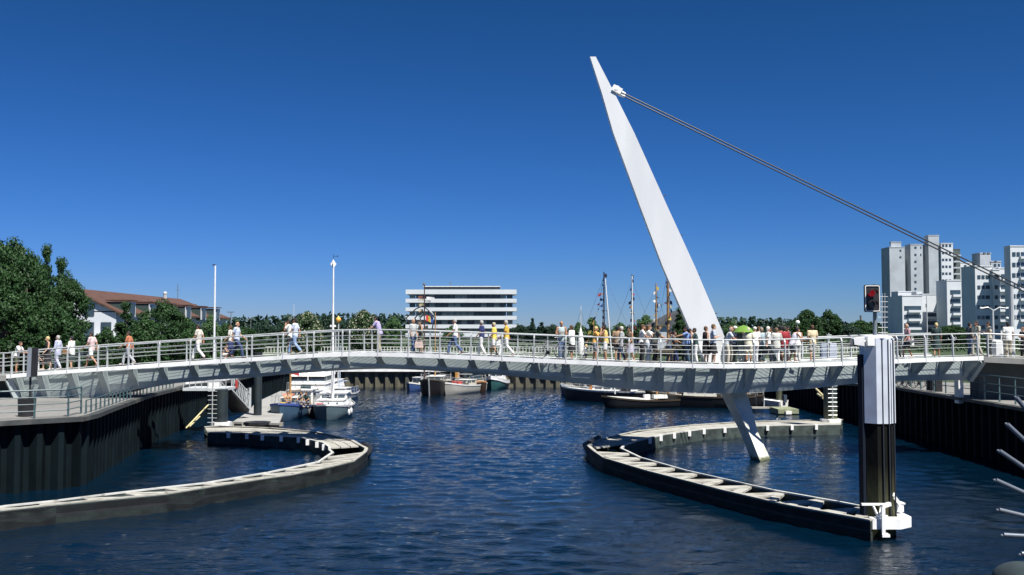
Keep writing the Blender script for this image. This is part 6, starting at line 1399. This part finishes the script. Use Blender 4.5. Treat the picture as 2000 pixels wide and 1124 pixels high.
for k in range(len(o1)): 
    k2 = (k+1) % len(o1); b.slab([o1[k], o1[k2], o2[k2], o2[k]], (0, -.012, 0))
b.build('border', mat('signal_border', (.65, .65, .62)), bd, world=True)
for j, yy in enumerate((573, 595)):
    cc = P(1703, yy, 29.75); b = MB(); b.tube(cc, cc+V3((0, .07, 0)), .10, n=18)
    if j == 0:
        lm = bpy.data.materials.new('lit_red_lens'); lm.use_nodes = True; bb = lm.node_tree.nodes['Principled BSDF']; bb.inputs['Base Color'].default_value = (.25, .01, .01, 1); bb.inputs['Emission Color'].default_value = (1, .02, .03, 1); bb.inputs['Emission Strength'].default_value = .10
    ln = b.build('lens', lm if j == 0 else mat('dark_lens', (.012, .014, .015), rough=.2), bd, world=True)
    b = MB(); prev = None
    for k in range(9):
        an = math.pi*k/8; p_ = cc+V3((math.cos(an)*.13, 0, math.sin(an)*.13))
        if prev is not None: b.slab([prev, p_, p_+V3((0, -.17, -.02)), prev+V3((0, -.17, -.02))], ((0, 0, .008)))
        prev = p_
    b.build('visor', DARK, ln, world=True)
lt = thing('mast_ladder', 'thin lattice aerial ladder on top of the white pile behind the signal', 'ladder', (P(1727, 655, 30.3).x, 30.3, zt))
for xx in (1723, 1728): MB().tube(P(xx, 660, 30.3), P(xx, 573, 30.3), .012, n=5).build('upright', RAILM, lt, world=True)
for yy in range(580, 660, 10): MB().tube(P(1715, yy, 30.3), P(1734, yy, 30.3), .009, n=4).build('rung', RAILM, lt, world=True)
fl = thing('floodlight', 'white box floodlight on the left side of the big pile top', 'floodlight', tuple(P(1690, 668, 29.6)))
b = MB(); p_ = P(1676, 667, 29.6); b.slab([p_+V3((-.16, -.1, .08)), p_+V3((.14, -.14, .13)), p_+V3((.14, -.14, -.14)), p_+V3((-.14, -.1, -.10))], (0, .26, 0)); b.build('housing', WHITE, fl, world=True)
b = MB(); b.slab([p_+V3((-.18, -.08, .06)), p_+V3((-.18, .14, .06)), p_+V3((-.16, .14, -.16)), p_+V3((-.16, -.08, -.16))], (-.02, 0, 0)); b.build('lens', WIN, fl, world=True)
b = MB(); b.tube(p_+V3((.12, 0, 0)), p_+V3((.34, .1, .0)), .04, n=8); b.box(p_+V3((.36, .02, 0)), (.2, .2, .26)); b.build('bracket', WHITE, fl, world=True)
def pole(name, label, cat, px, y0, y1, D, r0, r1, m, group=None):
    p0_ = P(px, y0, D); zb = gz(D); t = thing(name, label, cat, (p0_.x, D, zb), 0, group)
    MB().tube((p0_.x, D, zb), (p0_.x, D, P(px, y1, D).z), r0, r1, 8).build('pole', m, t, world=True, smooth=True); return t
t = pole('flagpole', 'tall thin white flagpole on the left bank with small dark cap', 'flagpole', 418, 700, 519, 72, .085, .06, paint((.68, .70, .72))); p_ = P(418, 518, 72)
b = MB(); b.box(p_, (.2, .1, .08)); b.build('cap', DARK, t, world=True)
for px, y1, w_, lab in ((450.5, 610, 6, 'left double arm street lamp against the sky'), (489.5, 623, 5, 'right lower double arm street lamp against the sky')):
    t = pole('street_lamp', lab, 'street lamp', px, 660, y1, 140, .07, .05, SEAM, 'double arm street lamps')
    z_ = P(px, y1, 140).z; x_ = P(px, y1, 140).x
    for s in (-1, 1): MB().box((x_+s*.27, 140, z_), (.34, .2, .14)).build('lamp_head', SEAM, t, world=True)
pole('flagpole', 'faint thin pole between the trees above the walking man in light jeans', 'flagpole', 573.5, 650, 594, 150, .05, .03, paint((.55, .58, .62)))
t = pole('beacon_post', 'white post with orange ball lamp right of the tall white boat mast', 'beacon', 661, 660, 632, 74, .06, .05, RAILM); MB().ball(P(661, 625, 74), .20, n=14, m=10).build('ball_lamp', paint((.75, .38, .06)), t, world=True, smooth=True); MB().tube(P(661, 621, 74), P(661, 617.5, 74), .09, .03).build('cap', paint((.7, .6, .3)), t, world=True)
t = pole('street_lamp', 'white two armed street lamp in front of the white flats', 'street lamp', 1941, 700, 606, 62, .10, .06, RAILM)
for s in (-1, 1):
    p_ = P(1941, 607, 62); e_ = P(1941+s*22, 602, 62); MB().path([p_, p_.lerp(e_, .5)+V3((0, 0, .12)), e_], .035, 6).build('arm', RAILM, t, world=True); MB().beam(e_, e_+V3((s*.18, 0, .02)), .16, .09).build('lamp_head', WHITE, t, world=True)
t = pole('lighting_column', 'thick white column rising at the right bridge end before the flats', 'column', 1978.5, 705, 556, 52, .135, .11, RAILM)
t = pole('street_lamp', 'small lamp post between the flats and the right end of the rail', 'street lamp', 1967, 665, 624, 90, .05, .04, RAILM); MB().ball(P(1967, 622, 90), .13, n=10).build('lamp_head', WHITE, t, world=True)
t = pole('street_lamp', 'thin lamp post in front of the twin dark trees', 'street lamp', 1558, 660, 632, 130, .07, .05, RAILM); MB().ball(P(1558, 630, 130), .28, n=10).build('lamp_head', WHITE, t, world=True)
t = pole('utility_post', 'thin dark overhead line post above the crowd in the distance', 'post', 1528.5, 655, 627, 200, .08, .06, SEAM); MB().tube(P(1524, 626, 200), P(1529, 625, 200), .05).build('arm', SEAM, t, world=True)
pole('utility_post', 'faint distant post left of the overhead line post', 'post', 1499, 655, 633, 260, .08, .05, SEAM)
t = pole('cross_mast', 'pale post with cross arms behind the railing left of the white pile', 'post', 1619, 690, 651, 75, .06, .05, RAILM)
for yy in (655, 660, 670): MB().tube(P(1614.5, yy, 75), P(1624, yy, 75), .03).build('cross_arm', RAILM, t, world=True)
t = pole('flagpole', 'thin grey aerial pole in front of the stepped flats', 'flagpole', 1812, 700, 578, 70, .05, .03, RAILM)
t = pole('bollard', 'round white bollard cabinet behind the rail at the right bridge end', 'bollard', 1951, 700, 668, 50, .34, .34, WHITE); MB().ball(P(1951, 668, 50), .34, .34, .12, 14, 7).build('cap', WHITE, t, world=True, smooth=True)

# ------------------------------------------------------------------ railings and things on the quays
def quay_rail(label, pts, hgt, posts, rows, m, r0=.035, zfun=None):
    P_ = [Vector((x, y, gz(y)+.03)) for x, y in pts]
    t = thing('quay_railing', label, 'railing', tuple(P_[0]))
    for h in rows: MB().path([p_+V3((0, 0, h)) for p_ in P_], r0 if h == rows[0] else r0*.6, 6).build('rail_bar', m, t, world=True)
    for q_ in resample(P_, posts):
        b = MB(); b.slab([q_+V3((-.035, -.02, 0)), q_+V3((.035, -.02, 0)), q_+V3((.02, -.02, hgt)), q_+V3((-.02, -.02, hgt))], (0, .045, 0)); b.build('post', m, t, world=True)
def along(pl, y0, y1, off, n=26):
    return [(xat(pl, y)+off, y) for y in np.linspace(y0, y1, n)]
lw1 = [(-26, 30.6), (-24.2, 33.0), (-19.2, 37.6), (-17.4, 39.0)]
quay_rail('dark green pipe railing along the paved corner of the left quay', [(x, y) for x, y in lw1]+[(-17.5, 40.6)], 1.05, 11, (1.05, .78, .52, .26), GREENR)
quay_rail('dark railing following the curved left promenade edge under the bridge', [(-17.3, 40.6)]+along(LW, 42.6, 60, -.25), .52, 24, (.52, .26), GREENR, .02)
quay_rail('dark green railing with tapered posts along the right quay', along(RW, 24, 55.5, .45), 1.2, 20, (1.2, .80, .42), GREENR)
quay_rail('thin railing on the right quay behind the bicycles', along(RW, 56, 80, .45), 1.1, 16, (1.1, .6), GREENR, .02)
for i, (px, D_) in enumerate(((1811, 57), (1820, 56.6), (1830, 55.6))):
    x_ = (px-1000)/F*D_; t = thing('bollard_post', ['black square post left of three on the right quay', 'middle black square post on the right quay', 'thick black post where the tapered railing starts'][i], 'post', (x_, D_, ZL), 0, 'black posts on the right quay')
    MB().prism([(-.1*(1+.8*(i == 2)), -.1), (.1*(1+.8*(i == 2)), -.1), (.1*(1+.8*(i == 2)), .1), (-.1*(1+.8*(i == 2)), .1)], 0, 1.15+.2*(i == 2)).build('post', DARK, t); MB().prism([(-.12, -.12), (.12, -.12), (.12, .12), (-.12, .12)], 1.151+.2*(i == 2), 1.19+.2*(i == 2)).build('cap', DARK, t)
# signboard seen edge-on, on a pole, in the planter tub
sx = P(60, 760, 39.5); t = thing('sign_box', 'upright grey sign box on a black pole at the left quay corner', 'sign', (sx.x, 39.5, ZL))
a0 = P(51.5, 736.5, 39.4); a1_ = P(70, 679.5, 39.4); wx = (P(63.5, 700, 39.4).x)
b = MB(); b.slab([V3((a0.x, 39.4, a0.z)), V3((wx, 39.28, a0.z)), V3((wx+.03, 39.28, a1_.z)), V3((a0.x+.03, 39.4, a1_.z))], (0, .10, 0)); b.build('panel', mat('grey_sign_panel', (.34, .37, .40), rough=.6, var=.15, scale=30), t, world=True)
b = MB(); b.slab([V3((wx+.003, 39.27, a0.z)), V3((a1_.x, 39.5, a0.z)), V3((a1_.x+.03, 39.5, a1_.z)), V3((wx+.033, 39.27, a1_.z))], (-.02, .12, 0)); b.build('housing', DARK, t, world=True)
MB().tube((sx.x-.02, 39.5, ZL), (sx.x-.02, 39.5, a0.z+.05), .045, n=8).build('pole', DARK, t, world=True)
b = MB(); rs = []
for z_, r_ in ((0, .30), (.05, .31), (.66, .335), (.70, .345), (.70, .30), (.62, .29)): rs.append(b.ring(V3((sx.x-.04, 39.3, ZL+z_)), V3((1, 0, 0)), V3((0, 1, 0)), r_, r_, 16))
b.rings(rs); tb = thing('planter_tub', 'large black round tub at the foot of the sign pole on the left quay', 'tub', (sx.x-.04, 39.3, ZL)); b.build('tub', DARK, tb, world=True, smooth=True)
# white parapet blocks on the left wall and far quay white wall pieces
G6 = 'white parapet blocks on the left quay edge'
for i, y_ in enumerate(np.linspace(69, 90, 9)):
    x_ = xat(LW, y_)-.5; t = thing('parapet_block', ['white parapet block nearest to the gangway', 'second white parapet block from the gangway', 'third white parapet block from the gangway', 'fourth white parapet block from the gangway', 'middle white parapet block of the row', 'fourth white parapet block from the far corner', 'third white parapet block from the far corner', 'second white parapet block from the far corner', 'white parapet block nearest to the far corner'][i], 'parapet', (x_, y_, gz(y_)), 0, G6)
    MB().box((0, 0, .24), (.3, 1.7, .48)).build('block', WHITE, t); MB().box((0, 0, .50), (.36, 1.8, .045)).build('cap', CONC, t)
# white picket railing on the far promenade
pk = thing('picket_railing', 'long white picket railing on the far promenade seen through the bridge rails', 'railing', (0, 133, gz(133)))
xs0, xs1 = -46, 46
for z_ in (.25, 1.05): MB().beam((xs0, 0, z_), (xs1, 0, z_), .06, .07).build('rail_bar', FRAME, pk)
b = MB(); x_ = xs0
while x_ < xs1: b.box((x_, 0, .64), (.07, .05, .84)); x_ += .42
tag(b.build('pickets', FRAME, pk), kind='stuff')
G7 = 'white tables and benches on the far promenade'
for i, (px, D_, lab) in enumerate(((476, 122, 'white table set seen through the rails near the navy couple'), (530, 120, 'white bench seen through the rails left of the man in light jeans'), (620, 124, 'white table under the beacon post'), (760, 124, 'white table right of the man in lavender'), (858, 122, 'white stand left of the striding man in white'), (1010, 126, 'white table at the middle of the far promenade'), (1048, 124, 'white bench left of the bicycle man'), (1640, 118, 'white stand seen just left of the big pile'), (1600, 118, 'white cabinet table right of the crowd'))):
    x_ = (px-1000)/F*D_; t = thing('table', lab, 'table', (x_, D_, gz(D_)), 0, G7)
    MB().box((0, 0, .75), (2.2, .8, .06)).build('table_top', FRAME, t)
    for sx_ in (-.9, .9): MB().box((sx_, 0, .36), (.08, .6, .72)).build('leg', FRAME, t)
# grey cabinets behind the rail on the right
for i, (px, w_, col) in enumerate(((1610, .5, (.28, .34, .42)), (1622, .55, (.45, .50, .58)))):
    D_ = 58; x_ = (px-1000)/F*D_; t = thing('cabinet', ['blue grey service cabinet behind the rail right of the straw yellow man', 'paler grey service cabinet beside the blue grey one'][i], 'cabinet', (x_, D_, ZL), 0, 'service cabinets behind the rail')
    MB().box((0, 0, .55+.9), (w_, .4, 1.3+1.2)).build('cabinet_body', paint(col), t); MB().box((0, -.21, 1.7), (w_*.8, .02, 1.6)).build('door', paint((col[0]*.9, col[1]*.9, col[2]*.9)), t)
# sand heap
t = thing('sand_heap', 'small brown heap of sand on the right quay before the abutment', 'heap', tuple(P(1966, 766, 54)))
b = MB(); p_ = P(1966, 768, 54); b.ball(V3((p_.x, 54, ZL+.02)), .9, .5, .28, 14, 8); b.build('heap', mat('brown_sand', (.30, .22, .12), rough=.95, var=.3, scale=6, bump=.8, bscale=12), t, world=True, smooth=True)
# guard fan of radiating tubes at the right, close to the viewer
fan = thing('guard_fan', 'fan of radiating grey steel tubes reaching in from the right picture edge', 'guard', tuple(P(2217, 1060, 6)))
FM_ = mat('galvanised_tube', (.13, .15, .18), rough=.45, metal=.3, var=.15, scale=6); FD = 6.0
hub = P(2217, 1060, FD)
for (x_, y_) in ((1985, 777), (1967, 829), (1952, 881), (1945, 938), (1951, 996), (1960, 1045), (1995, 1082)):
    tp = P(x_, y_, FD); MB().tube(tp, hub, .0135, n=10).build('tube', FM_, fan, world=True, smooth=True)
    b = MB(); b.ball(tp-(hub-tp).normalized()*.010+V3((0, 0, -.005)), .009, n=8, m=6); b.build('tip', FM_, fan, world=True)
b = MB(); b.tube(hub+V3((0, -.05, 0)), hub+V3((0, .05, 0)), .12, n=18); b.build('hub', FM_, fan, world=True)
b = MB(); b.beam(hub, hub+V3((.0, 0, -3.0)), .08, .1); b.build('support', FM_, fan, world=True)
st = thing('coping_stone', 'rounded grey stone at the lower right corner close to the viewer', 'stone', tuple(P(2010, 1140, 5.6)))
b = MB(); p_ = P(2012, 1150, 5.6); b.ball(p_, .17, .3, .135, 20, 12); b.build('stone', mat('dark_wet_stone', (.025, .04, .045), rough=.8, var=.2, scale=8), st, world=True, smooth=True)
# dark loading barge strip under the right wall near the dinghy
